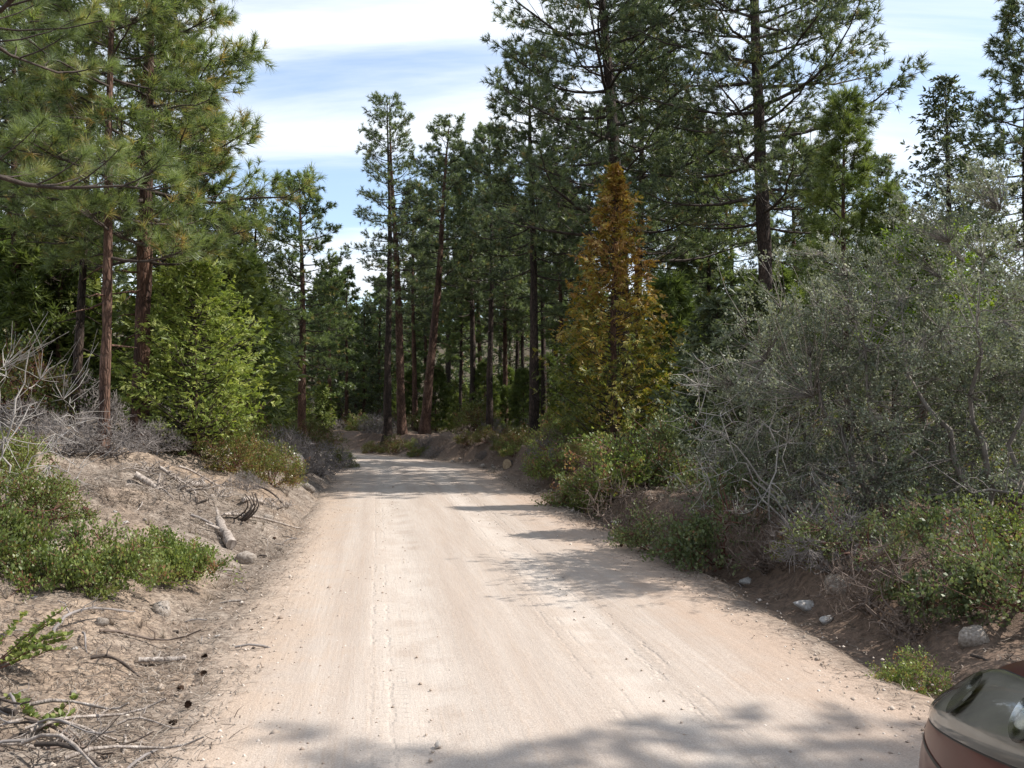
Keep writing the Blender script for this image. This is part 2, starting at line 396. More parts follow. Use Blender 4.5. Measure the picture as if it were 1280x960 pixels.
def ground_material():
    m, n, l = new_mat('ground_soil')
    def attr(nm):
        a = n.new('ShaderNodeAttribute'); a.attribute_name = nm; return a.outputs['Fac']
    def math_(op, a, b=None, clamp=False):
        x = n.new('ShaderNodeMath'); x.operation = op; x.use_clamp = clamp
        for i, v in enumerate((a, b)):
            if v is None: continue
            if isinstance(v, (int, float)): x.inputs[i].default_value = v
            else: l.new(v, x.inputs[i])
        return x.outputs[0]
    def noise(vec, scale, det=5, rough=0.55):
        x = n.new('ShaderNodeTexNoise'); x.inputs['Scale'].default_value = scale; x.inputs['Detail'].default_value = det; x.inputs['Roughness'].default_value = rough
        l.new(vec, x.inputs['Vector']); return x.outputs['Fac']
    def rng(v, a, b, c=0.0, d=1.0):
        x = n.new('ShaderNodeMapRange'); x.interpolation_type = 'SMOOTHSTEP'
        x.inputs['From Min'].default_value = a; x.inputs['From Max'].default_value = b; x.inputs['To Min'].default_value = c; x.inputs['To Max'].default_value = d
        l.new(v, x.inputs['Value']); return x.outputs[0]
    def mix(f, a, b):
        x = n.new('ShaderNodeMix'); x.data_type = 'RGBA'
        if isinstance(f, (int, float)): x.inputs[0].default_value = f
        else: l.new(f, x.inputs[0])
        for i, v in ((6, a), (7, b)):
            if isinstance(v, tuple): x.inputs[i].default_value = (*v, 1)
            else: l.new(v, x.inputs[i])
        return x.outputs[2]
    T, S = attr('lat'), attr('along')
    geo = n.new('ShaderNodeNewGeometry'); P = geo.outputs['Position']
    cv = n.new('ShaderNodeCombineXYZ'); l.new(T, cv.inputs[0]); l.new(math_('MULTIPLY', S, 0.06), cv.inputs[1])
    wobv = n.new('ShaderNodeCombineXYZ'); l.new(math_('MULTIPLY', T, 0.0), wobv.inputs[0]); l.new(math_('MULTIPLY', S, 0.35), wobv.inputs[1])
    streak = noise(cv.outputs[0], 3.2, 8, 0.66)
    streakf = noise(cv.outputs[0], 26.0, 6, 0.65)
    big = noise(P, 0.45, 4)
    mid = noise(P, 2.4, 6, 0.6)
    fine = noise(P, 16, 6, 0.65)
    grain = noise(P, 120, 3, 0.6)
    # road: pale packed granite sand, wheel lines bleached, right side redder
    road = mix(rng(streak, 0.3, 0.72), (0.35, 0.286, 0.236), (0.425, 0.367, 0.317))
    road = mix(math_('MULTIPLY', rng(streakf, 0.48, 0.7), 0.4), road, (0.36, 0.28, 0.215))
    wheel = math_('ADD', rng(math_('ABSOLUTE', math_('SUBTRACT', T, -0.75)), 0.42, 0.1), rng(math_('ABSOLUTE', math_('SUBTRACT', T, 0.55)), 0.3, 0.06))
    road = mix(math_('MULTIPLY', wheel, math_('MULTIPLY', rng(mid, 0.3, 0.6), 0.5)), road, (0.50, 0.443, 0.388))
    redside = rng(math_('ADD', T, math_('MULTIPLY', math_('SUBTRACT', mid, 0.5), 1.2)), 0.9, 1.9)
    road = mix(math_('MULTIPLY', redside, 0.6), road, (0.36, 0.255, 0.185))
    redl = rng(math_('ADD', T, math_('MULTIPLY', math_('SUBTRACT', mid, 0.5), 1.4)), -1.2, -1.9)
    road = mix(math_('MULTIPLY', redl, 0.45), road, (0.41, 0.30, 0.215))
    road = mix(math_('MULTIPLY', rng(fine, 0.55, 0.75), 0.35), road, (0.34, 0.265, 0.205))
    # verge: grey-brown litter and sand
    soil = mix(rng(mid, 0.35, 0.65), (0.19, 0.155, 0.125), (0.32, 0.272, 0.226))
    soil = mix(math_('MULTIPLY', rng(big, 0.45, 0.65), 0.7), soil, (0.37, 0.27, 0.19))
    soil = mix(math_('MULTIPLY', rng(fine, 0.42, 0.62), 0.8), soil, (0.13, 0.098, 0.076))
    soil = mix(math_('MULTIPLY', rng(noise(P, 45, 4, 0.7), 0.5, 0.62), 0.6), soil, (0.10, 0.075, 0.06))
    right_litter_shade = rng(math_('ADD', T, math_('MULTIPLY', math_('SUBTRACT', mid, 0.5), 1.0)), 1.9, 2.7)
    soil = mix(math_('MULTIPLY', right_litter_shade, 0.85), soil, mix(rng(fine, 0.35, 0.65), (0.07, 0.047, 0.034), (0.19, 0.13, 0.095)))  # right bank: brown litter, with its shade also darkened into the colour
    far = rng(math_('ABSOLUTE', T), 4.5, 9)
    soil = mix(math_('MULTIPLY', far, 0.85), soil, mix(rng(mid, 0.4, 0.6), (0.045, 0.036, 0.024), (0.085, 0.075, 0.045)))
    edge = math_('ADD', math_('ABSOLUTE', T), math_('MULTIPLY', math_('SUBTRACT', mid, 0.5), 0.75))
    edge = math_('ADD', edge, math_('MULTIPLY', math_('SUBTRACT', fine, 0.5), 0.6))
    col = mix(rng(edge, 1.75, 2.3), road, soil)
    gr = mix(0.5, col, col)
    gm = n.new('ShaderNodeMix'); gm.data_type = 'RGBA'; gm.blend_type = 'MULTIPLY'; gm.inputs[0].default_value = 1
    l.new(gr, gm.inputs[6]); l.new(rng(grain, 0.3, 0.7, 0.82, 1.14), gm.inputs[7])
    b = n.new('ShaderNodeBump'); b.inputs['Strength'].default_value = 0.55; b.inputs['Distance'].default_value = 0.035
    hh = math_('ADD', math_('MULTIPLY', fine, rng(edge, 1.6, 2.4, 0.35, 1.2)), math_('MULTIPLY', grain, 0.16))
    hh = math_('ADD', hh, math_('MULTIPLY', streakf, 0.35))
    # tyre tread pressed into the wheel lines
    tv_ = n.new('ShaderNodeCombineXYZ'); l.new(math_('MULTIPLY', T, 9.0), tv_.inputs[0]); l.new(math_('MULTIPLY', S, 13.0), tv_.inputs[1])
    vt = n.new('ShaderNodeTexVoronoi'); vt.distance = 'CHEBYCHEV'; vt.inputs['Scale'].default_value = 1.0; vt.inputs['Randomness'].default_value = 0.25
    l.new(tv_.outputs[0], vt.inputs['Vector'])
    tread = math_('ADD', rng(math_('ABSOLUTE', math_('SUBTRACT', T, -0.95)), 0.13, 0.09), rng(math_('ABSOLUTE', math_('SUBTRACT', T, 0.32)), 0.12, 0.08))
    tread = math_('ADD', tread, rng(math_('ABSOLUTE', math_('SUBTRACT', T, 0.78)), 0.12, 0.08))
    hh = math_('ADD', hh, math_('MULTIPLY', math_('MULTIPLY', tread, rng(mid, 0.42, 0.6)), math_('MULTIPLY', rng(vt.outputs['Distance'], 0.3, 0.5), -0.42)))
    l.new(hh, b.inputs['Height'])
    p = n.new('ShaderNodeBsdfPrincipled'); p.inputs['Roughness'].default_value = 0.95; p.inputs['Specular IOR Level'].default_value = 0.15
    l.new(gm.outputs[2], p.inputs['Base Color']); l.new(b.outputs[0], p.inputs['Normal'])
    o = n.new('ShaderNodeOutputMaterial'); l.new(p.outputs[0], o.inputs['Surface'])
    return m
M['ground'] = ground_material()

# ------------------------------------------------------------------ ground and road
def axis(lo, hi, c, fine_, growth):
    out = [c]; stp = fine_
    while out[-1] < hi: stp *= growth if out[-1] - c > 4 else 1.0; out.append(out[-1] + stp)
    left_ = [c]; stp = fine_
    while left_[-1] > lo: stp *= growth if c - left_[-1] > 4 else 1.0; left_.append(left_[-1] - stp)
    return np.array(left_[:0:-1] + out)

gx = axis(-900, 900, -0.5, 0.07, 1.06)
gy = axis(-300, 1500, 6.5, 0.075, 1.042)
X, Y = np.meshgrid(gx, gy)
TT = road_t(X, Y)
Z = height(X, Y) - 0.075 * (1 - sstep(1.95, 2.3, np.abs(TT)))
idx = np.arange(X.size).reshape(X.shape)
gq = np.stack([idx[:-1, :-1], idx[:-1, 1:], idx[1:, 1:], idx[1:, :-1]], -1).reshape(-1, 4)
g = obj('ground', mesh_np('ground', np.stack([X, Y, Z], -1).reshape(-1, 3), gq, None, M['ground'], True, {'lat': (TT + 40 * sstep(56, 62, Y)).ravel(), 'along': Y.ravel()}))
g['kind'] = 'structure'

ry = np.concatenate([np.arange(-14, 3, 0.4), np.arange(3, 12, 0.08), np.arange(12, 60, 0.4)])
rt = np.linspace(-2.75, 2.75, 91)
RT, RY = np.meshgrid(rt, ry)
m_ = -0.153 - 0.066 * np.clip(RY - 24, 0, 20)
RX = road_centre(RY) + RT * np.sqrt(1 + m_ * m_)
RZ = 0.03 * (1 - (RT / 2.0) ** 2) * 0.6
RZ = RZ - 0.018 * np.exp(-((RT + 0.75) / 0.25) ** 2) - 0.016 * np.exp(-((RT - 0.6) / 0.25) ** 2)
RZ = RZ + 0.010 * fbm(RT * 2.4, RY * 0.5, 41, 3) + 0.007 * fbm(RT * 9, RY * 1.1, 43, 2) + 0.004 * vnoise(RT * 24, RY * 14, 47)
RZ = RZ - 0.22 * sstep(2.0, 2.75, np.abs(RT) + 0.22 * fbm(RX * 0.9, RY * 0.9, 51, 3)) ** 1.2
idx = np.arange(RX.size).reshape(RX.shape)
rq = np.stack([idx[:-1, :-1], idx[:-1, 1:], idx[1:, 1:], idx[1:, :-1]], -1).reshape(-1, 4)
o = obj('dirt_road', mesh_np('dirt_road', np.stack([RX, RY, RZ], -1).reshape(-1, 3), rq, None, M['ground'], True, {'lat': RT.ravel(), 'along': RY.ravel()}))
o['kind'] = 'structure'

# ------------------------------------------------------------------ tree makers
def trunk_geo(r, H, r0, lean, sides=12, rings=26, flare=1.35, top=0.06, bend=0.0):
    u = np.linspace(0, 1, rings) ** 1.1
    z = -0.35 + (H + 0.35) * u
    zz = np.clip(z, 0, None) / H
    ph = r.uniform(0, 6.28)
    cx = lean[0] * zz + bend * np.sin(zz * 3.1) + 0.012 * H * np.sin(zz * 7 + ph) * zz * 0.5
    cy = lean[1] * zz + 0.012 * H * np.cos(zz * 6 + ph) * zz * 0.5
    rr = r0 * ((1 - zz) ** 0.85 * (1 - top) + top) * (1 + (flare - 1) * np.exp(-np.clip(z, -.3, None) / (r0 * 2.2)))
    a = np.arange(sides) / sides * 2 * np.pi
    lump = 1 + 0.09 * r.normal(size=(rings, sides))
    v = np.stack([cx[:, None] + np.cos(a) * rr[:, None] * lump, cy[:, None] + np.sin(a) * rr[:, None] * lump, np.repeat(z[:, None], sides, 1)], -1)
    idx_ = np.arange(rings * sides).reshape(rings, sides)
    q = np.stack([idx_[:-1], np.roll(idx_[:-1], -1, 1), np.roll(idx_[1:], -1, 1), idx_[1:]], -1).reshape(-1, 4)
    centre = lambda h: np.array([np.interp(h, z, cx), np.interp(h, z, cy), h])
    radius = lambda h: float(np.interp(h, z, rr))
    return v.reshape(-1, 3), q, centre, radius

def make_pine(seed, H, r0, base, R, nlimb=40, lean=(0, 0), k=50, L=0.17, w=0.0035, sub=8, twig=3, mat='needle', bark='bark', per_limb=False,
              droop=0.25, e_lo=-8, e_hi=45, shape=0.6, tsize=1.0, sides=12, tint=(0.15, 0.8), azbias=None, bend=0.0, stubs=0, lowfill=0.6, s_in=.22):
    r = np.random.default_rng(seed)
    tv, tq, cen, trad = trunk_geo(r, H, r0, lean, sides=sides, bend=bend)
    tg = Geo().add(tv, tq)
    # dead stubs low on the trunk
    if stubs:
        sp, sr = [], []
        for i in range(stubs):
            h = r.uniform(H * 0.12, base * 1.1); a = r.uniform(0, 6.28); ln = r.uniform(0.25, 0.9) * R * 0.45
            c = cen(h); d = np.array([math.cos(a), math.sin(a), r.uniform(-.35, .15)])
            s_ = np.linspace(0, 1, 5)[:, None]
            p = c + d * ln * s_ + np.array([0, 0, 1]) * (-.15 * ln * s_ ** 2) + r.normal(0, .015, (5, 3)) * s_
            sp.append(p); sr.append(np.linspace(.02, .006, 5))
        v, q = tubes(np.array(sp), np.array(sr), 4); tg.add(v, q)
    limbs, wood = [], Geo()
    tp, td, tt = [], [], []
    ga = 2.39996
    for i in range(nlimb):
        u = ((i + r.uniform(0.1, .9)) / nlimb) ** 0.9
        h = base + (H * 0.985 - base) * u
        prof = min(1.0, lowfill + 1.3 * u) * (1 - u) ** shape + 0.07
        ln = R * prof * r.uniform(0.65, 1.12)
        a = i * ga + r.uniform(-.5, .5)
        if azbias is not None and r.random() < azbias[1]:
            a = azbias[0] + r.uniform(-.9, .9)
        e = math.radians(e_lo + (e_hi - e_lo) * u ** 1.3 + r.uniform(-10, 10))
        dh = np.array([math.cos(a), math.sin(a), 0]); sd = np.array([-math.sin(a), math.cos(a), 0])
        s_ = np.linspace(0, 1, 8)[:, None]
        c0 = cen(h)
        wv = r.uniform(-.12, .12); wv2 = r.uniform(2.5, 5)
        path = c0 + dh * ln * s_ * math.cos(e) + np.array([0, 0, 1]) * ln * ((math.sin(e) - droop) * s_ + droop * 1.25 * s_ ** 2) \
            + sd * ln * wv * np.sin(s_ * wv2) + r.normal(0, .012 * ln, (8, 3)) * s_
        rb = min(trad(h) * 0.5, 0.010 + 0.012 * ln)
        lr = np.linspace(rb, 0.005 + 0.001 * ln, 8)
        lg = Geo()
        v, q = tubes(path[None], lr[None], 5); lg.add(v, q)
        sps, srs, tws, twr = [], [], [], []
        ns = max(3, int(round(sub * (0.5 + 0.5 * ln / R))))
        for j in range(ns):
            s0 = s_in + (1 - s_in) * (j + r.uniform(.2, .8)) / ns
            f = s0 * 7; i0 = min(6, int(f)); b0 = path[i0] + (path[i0 + 1] - path[i0]) * (f - i0)
            sg = 1 if j % 2 else -1
            ang = math.radians(r.uniform(28, 68)) * sg
            dd = dh * math.cos(ang) + sd * math.sin(ang) + np.array([0, 0, r.uniform(-.15, .5)])
            dd /= np.linalg.norm(dd)
            sl_ = (0.12 + ln * 0.42 * (1.12 - s0)) * r.uniform(.7, 1.2)
            q_ = np.linspace(0, 1, 4)[:, None]
            sp = b0 + dd * sl_ * q_ + np.array([0, 0, 1]) * (sl_ * 0.28 * q_ ** 2) + r.normal(0, .03 * sl_, (4, 3)) * q_
            sps.append(sp); srs.append(np.linspace(max(.005, rb * .4 * (1.1 - s0)), 0.0035, 4))
            tp.append(sp[3]); td.append(sp[3] - sp[2]); tt.append(u)
            for m in range(twig):
                fr = r.uniform(.3, 1.0)
                p0 = sp[0] + (sp[3] - sp[0]) * fr
                d2 = unit((dd + rand_unit(r, 1)[0] * 0.9 + np.array([0, 0, .45]))[None])[0]
                l2 = r.uniform(.06, .22) * tsize + .12 * sl_
                tp.append(p0 + d2 * l2); td.append(d2); tt.append(u)
                tws.append(np.stack([p0, p0 + d2 * l2])); twr.append((.0035, .0025))
        tp.append(path[-1]); td.append(path[-1] - path[-2]); tt.append(u)
        v, q = tubes(np.array(sps), np.array(srs), 3); lg.add(v, q)
        if tws:
            v, q = tubes(np.array(tws), np.array(twr), 3); lg.add(v, q)
        if per_limb: limbs.append(lg.mesh('branch', M['limb'], True))
        else:
            for vv, qq in zip(lg.v, lg.q): pass
            base_n = wood.n
            wood.add(np.concatenate(lg.v), np.concatenate(lg.q))
    c0 = cen(H)
    tp.append(c0); td.append(np.array([0, 0, 1.0])); tt.append(1)
    tp, td, tt = np.array(tp), unit(np.array(td)), np.array(tt)
    td = unit(td + np.array([0, 0, .25]))
    tn = np.clip(r.uniform(tint[0], tint[1], len(tp)) + 0.0 * tt, 0, 1)
    tn = np.where(r.random(len(tp)) < 0.03, 1.0, tn)
    ng = Geo()
    needles(ng, r, tp, td, L * tsize, w, k, tn, stem=0.09 * tsize)
    return dict(trunk=tg.mesh('trunk', M[bark], True), limbs=limbs, wood=None if per_limb else wood.mesh('branchwork', M['limb'], True),
                crown=ng.mesh('crown', M[mat]))

def make_cedar(seed, H, r0, R, base=0.1, nlimb=110, nspray=12, k=9, L=0.13, w=0.02, mat='cedar', bark='bark', tintf=None, droop=0.2, power=0.9, hang=0.35, lumpy=.8):
    r = np.random.default_rng(seed)
    tv, tq, cen, trad = trunk_geo(r, H, r0, (r.uniform(-.02, .02) * H, 0), sides=9, rings=16, flare=1.6)
    tg = Geo().add(tv, tq)
    wood = Geo(); P, D, TN, Nn = [], [], [], []
    lp, lr = [], []
    lumps = r.uniform(0, 100, 2)
    for i in range(nlimb):
        u = (i + r.random()) / nlimb
        h = base + (H - base) * u
        a = i * 2.39996 + r.uniform(-.5, .5)
        lump = 1 + lumpy * float(vnoise(np.array([a * 1.3 + lumps[0]]), np.array([u * 6 + lumps[1]]), seed)[0])
        ln = R * ((1 - u) ** power + 0.03) * r.uniform(.7, 1.1) * lump * min(1, .75 + u * 2.5)
        dh = np.array([math.cos(a), math.sin(a), 0]); sd = np.array([-dh[1], dh[0], 0])
        s_ = np.linspace(0, 1, 5)[:, None]
        path = cen(h) + dh * ln * s_ + np.array([0, 0, 1]) * ln * (0.25 * s_ - droop * s_ + .45 * s_ ** 2) + sd * ln * .1 * r.uniform(-1, 1) * s_ ** 2
        lp.append(path); lr.append(np.linspace(.008 + .008 * ln, .003, 5))
        ns = max(4, int(nspray * (.35 + .65 * ln / R)))
        for j in range(ns):
            f = (0.2 + .8 * ((j + r.random()) / ns) ** .65) * 4; i0 = min(3, int(f))
            p = path[i0] + (path[i0 + 1] - path[i0]) * (f - i0) + r.normal(0, .05 * ln + .02, 3)
            d = unit((dh * r.uniform(.3, 1) + sd * r.uniform(-.9, .9) + np.array([0, 0, r.uniform(-hang - .3, .55)]))[None])[0]
            P.append(p); D.append(d)
            TN.append(np.clip((tintf(u, r) if tintf else r.uniform(0.05, .95)) + (.55 * float(vnoise(np.array([a * 1.1 + lumps[1]]), np.array([u * 7 + lumps[0]]), seed + 5)[0]) if tintf else 0), 0, 1))
            Nn.append(unit((sd * r.uniform(-1, 1) + dh * .5 + np.array([0, 0, r.uniform(0, 1.2)]))[None])[0])
    v, q = tubes(np.array(lp), np.array(lr), 4); wood.add(v, q)
    P, D, TN, Nn = np.array(P), np.array(D), np.array(TN), np.array(Nn)
    s = unit(np.cross(D, Nn))
    lg = Geo(); S = len(P)
    off = np.linspace(-1, 1, k)[None, :] * r.uniform(.6, 1.1, (S, 1)) + r.normal(0, .12, (S, k))
    ld = D[:, None] * np.cos(off)[..., None] + s[:, None] * np.sin(off)[..., None] + r.normal(0, .12, (S, k, 3))
    lpnt = P[:, None] + D[:, None] * (r.uniform(-.5, .8, (S, k)) * L)[..., None]
    ln_ = L * r.uniform(.5, 1.1, (S, k))
    leaves(lg, r, lpnt.reshape(-1, 3), ld.reshape(-1, 3), ln_.ravel(), w * r.uniform(.6, 1.2, S * k),
           np.clip(np.repeat(TN, k) + r.normal(0, .08, S * k), 0, 1), .12, np.repeat(Nn, k, 0))
    return dict(trunk=tg.mesh('trunk', M[bark], True), limbs=[], wood=wood.mesh('branchwork', M['limb'], True), crown=lg.mesh('crown', M[mat]))

def place_tree(kit, name, label, cat, x, y, rotz=0.0, scale=1.0, group=None, sink=0.0):
    e = thing(name, label, cat, (x, y, gz(x, y) - sink), rotz, group, scale)
    obj('trunk', kit['trunk'], e)
    for m in kit['limbs']: obj('branch', m, e)
    if kit['wood']:
        b = obj('branchwork', kit['wood'], e); b['kind'] = 'stuff'
    c = obj('crown', kit['crown'], e); c['kind'] = 'stuff'
    return e

def make_shrub(seed, rx, ry_, rz, nstem=7, nend=120, lper=14, leaf=(0.03, 0.018), stem_r=0.014, wood='redstem', mat='manz', tint=(0.1, .85),
               lump=0.5, shell=0.45, clump=0.09, tw=0.0025, zmin=0.12, curve=0.25, lift=0.0, up=0.6, lean=(0, 0), twn=3, twig_sides=3, sec_r=.45, ncl=0, csig=.2, flat=.6, redp=.04):
    r = np.random.default_rng(seed)
    def ell(n, f0, f1):
        d = rand_unit(r, n); d[:, 2] = np.abs(d[:, 2]) * 1.0 + zmin * (r.random(n) - .3); d = unit(d)
        l_ = 1 + lump * vnoise(d[:, 0] * 2.2 + seed, d[:, 1] * 2.2 + d[:, 2] * 2, seed)[:, None]
        f = r.uniform(f0, f1, (n, 1)) ** shell
        p = d * np.array([rx, ry_, rz]) * f * l_
        p[:, 2] = np.maximum(p[:, 2], 0.04) + lift
        p[:, 0] += lean[0] * p[:, 2]; p[:, 1] += lean[1] * p[:, 2]
        return p, d
    g = Geo()
    sp, _ = ell(nstem, .35, .6)
    b0 = r.normal(0, .06, (nstem, 3)) * np.array([rx, ry_, 0]) * 1.2; b0[:, 2] = -.05
    mid = b0 * .5 + sp * .5 + r.normal(0, curve * .5, (nstem, 3)) * np.array([rx, ry_, rz]) * .6
    mid[:, 2] = np.maximum(mid[:, 2], .03)
    stems = bez(b0, mid, sp, 9) + np.concatenate([np.zeros((nstem, 1, 3)), r.normal(0, .012 * (rx + rz), (nstem, 8, 3))], 1)
    v, q = tubes(stems, np.linspace(1, .42, 9)[None] * stem_r * r.uniform(.6, 1.15, (nstem, 1)), 6); g.add(v, q, None, 0)
    ends, dirs = ell(nend, .12, 1.0)
    cid = None
    if ncl:
        cc, _ = ell(ncl, .25, 1.0)
        nb = int(nend * .86)
        wgt = r.uniform(.3, 1.7, ncl); wgt /= wgt.sum()
        cid = np.concatenate([r.choice(ncl, nb, p=wgt), np.full(nend - nb, -1)])
        sg = csig * r.uniform(.6, 1.35, ncl)
        ends[:nb] = cc[cid[:nb]] + np.clip(r.normal(size=(nb, 3)), -1.9, 1.9) * sg[cid[:nb], None] * np.array([1, 1, flat])
        ends[:, 2] = np.maximum(ends[:, 2], .03)
        ctint = r.uniform(-.22, .22, ncl)
    # secondary branches: attach groups of ends
    nsec = max(nstem * 3, nend // 9)
    sec, _ = ell(nsec, .2, .75)
    allp = stems[:, 3:].reshape(-1, 3)
    dd = ((sec[:, None] - allp[None]) ** 2).sum(-1); cost = dd + 2 * np.clip(allp[None, :, 2] - sec[:, None, 2], 0, None) ** 2
    st = allp[cost.argmin(1)]
    mid = (st + sec) / 2 + r.normal(0, curve * .35, (nsec, 3)) * np.array([rx, ry_, rz]) * .5
    secs = bez(st, mid, sec, 6)
    v, q = tubes(secs, np.linspace(sec_r, sec_r * .4, 6)[None] * stem_r * np.ones((nsec, 1)), 4); g.add(v, q, None, .4)
    allp = secs[:, 2:].reshape(-1, 3)
    near_ = np.empty(nend, int)
    for a in range(0, nend, 400):
        near_[a:a + 400] = ((ends[a:a + 400, None] - allp[None]) ** 2).sum(-1).argmin(1)
    st = allp[near_]
    mid = (st + ends) / 2 + r.normal(0, .12, (nend, 3)) * np.linalg.norm(ends - st, axis=1)[:, None] + np.array([0, 0, -.02])
    tws = bez(st, mid, ends, twn)
    v, q = tubes(tws, np.linspace(1.6, .7, twn)[None] * tw * np.ones((nend, 1)), twig_sides); g.add(v, q, None, .8)
    out = dict(wood=g.mesh('stems', M[wood], True), leaf=None)
    if lper:
        n = nend * lper
        ed = unit(unit(tws[:, -1] - tws[:, -2]) + np.array([0, 0, .35]))
        off = r.uniform(0, 1, n)[:, None]
        D = np.repeat(ed, lper, 0)
        pos = np.repeat(ends, lper, 0) - D * off * clump * 1.6 + r.normal(0, clump * .32, (n, 3))
        ld = unit(D * .7 + rand_unit(r, n) * .9 + np.array([0, 0, up]))
        et = r.uniform(tint[0], tint[1], nend)
        if cid is not None: et = np.where(cid >= 0, et * .7 + .12 + ctint[cid], et)
        et = np.where(r.random(nend) < redp, 1.0, et)
        base_t = np.repeat(et, lper) + r.normal(0, .1, n)
        lg = Geo()
        sc = r.uniform(.6, 1.15, n)
        leaves(lg, r, pos, ld, leaf[0] * sc, leaf[1] * sc, np.clip(base_t, 0, 1), .16)
        out['leaf'] = lg.mesh('foliage', M[mat])
    return out

def place_shrub(kit, name, label, cat, x, y, rotz=0.0, scale=1.0, group=None, sink=0.0):
    e = thing(name, label, cat, (x, y, gz(x, y) - sink), rotz, group, scale)
    s = obj('stem_work', kit['wood'], e); s['kind'] = 'stuff'
    if kit['leaf']:
        f = obj('foliage', kit['leaf'], e); f['kind'] = 'stuff'
    return e

R0 = np.random.default_rng(5)

# ------------------------------------------------------------------ big pines on the right
kit = make_pine(101, 19.0, 0.25, 5.2, 4.3, nlimb=92, lean=(-1.0, 0.2), k=17, L=0.2, w=0.011, s_in=.12, sub=17, twig=6, mat='needle_dark', bark='bark_dark', per_limb=True,
                droop=0.3, e_lo=0, e_hi=50, shape=0.35, lowfill=.85, tint=(.1, .85), stubs=14)
place_tree(kit, 'pine_tree', 'tall dark pine with a wide airy crown behind the rusty cedar', 'pine tree', px(788, 25), 25)
kit = make_pine(102, 18.5, 0.225, 5.6, 3.6, nlimb=84, lean=(-0.35, 0.1), k=17, L=0.2, w=0.011, s_in=.12, sub=17, twig=6, mat='needle_dark', bark='bark_dark', per_limb=True,
                droop=0.22, e_lo=0, e_hi=45, shape=0.35, lowfill=.8, tint=(.15, .9), stubs=10)
place_tree(kit, 'pine_tree', 'tall thick trunked pine rising behind the grey scrub oak', 'pine tree', px(962, 22), 22)
# ------------------------------------------------------------------ young pines on the left
kit = make_pine(111, 12.0, 0.14, 2.9, 2.5, nlimb=70, lean=(.25, 0), k=34, L=0.19, w=0.0052, sub=12, twig=5, mat='needle', bark='bark', per_limb=True,
                droop=.25, e_lo=-5, e_hi=45, shape=.55, tint=(.2, .95), lowfill=.75, stubs=8)
place_tree(kit, 'pine_tree', 'full bright green pine behind the light green cedar', 'pine tree', px(174, 14.5), 14.5)
kit = make_pine(112, 9.5, 0.08, 2.7, 1.7, nlimb=46, lean=(.1, 0), k=32, L=0.19, w=0.005, sub=10, twig=5, mat='needle', bark='bark_red', per_limb=True,
                droop=.2, e_lo=-5, e_hi=45, shape=.55, tint=(.2, .9), lowfill=.8, stubs=5)
place_tree(kit, 'pine_tree', 'slender pine with sunlit reddish trunk above the large grey bush', 'pine tree', px(130, 12.6), 12.6)
kit = make_pine(113, 10.5, 0.08, 2.8, 1.8, nlimb=42, lean=(.35, .2), k=28, L=0.19, w=0.0058, sub=9, twig=5, mat='needle', bark='bark_dark', droop=.25, stubs=8, lowfill=.8)
place_tree(kit, 'pine_tree', 'thin dark trunked pine standing left of the slender reddish pine', 'pine tree', px(92, 15.5), 15.5)

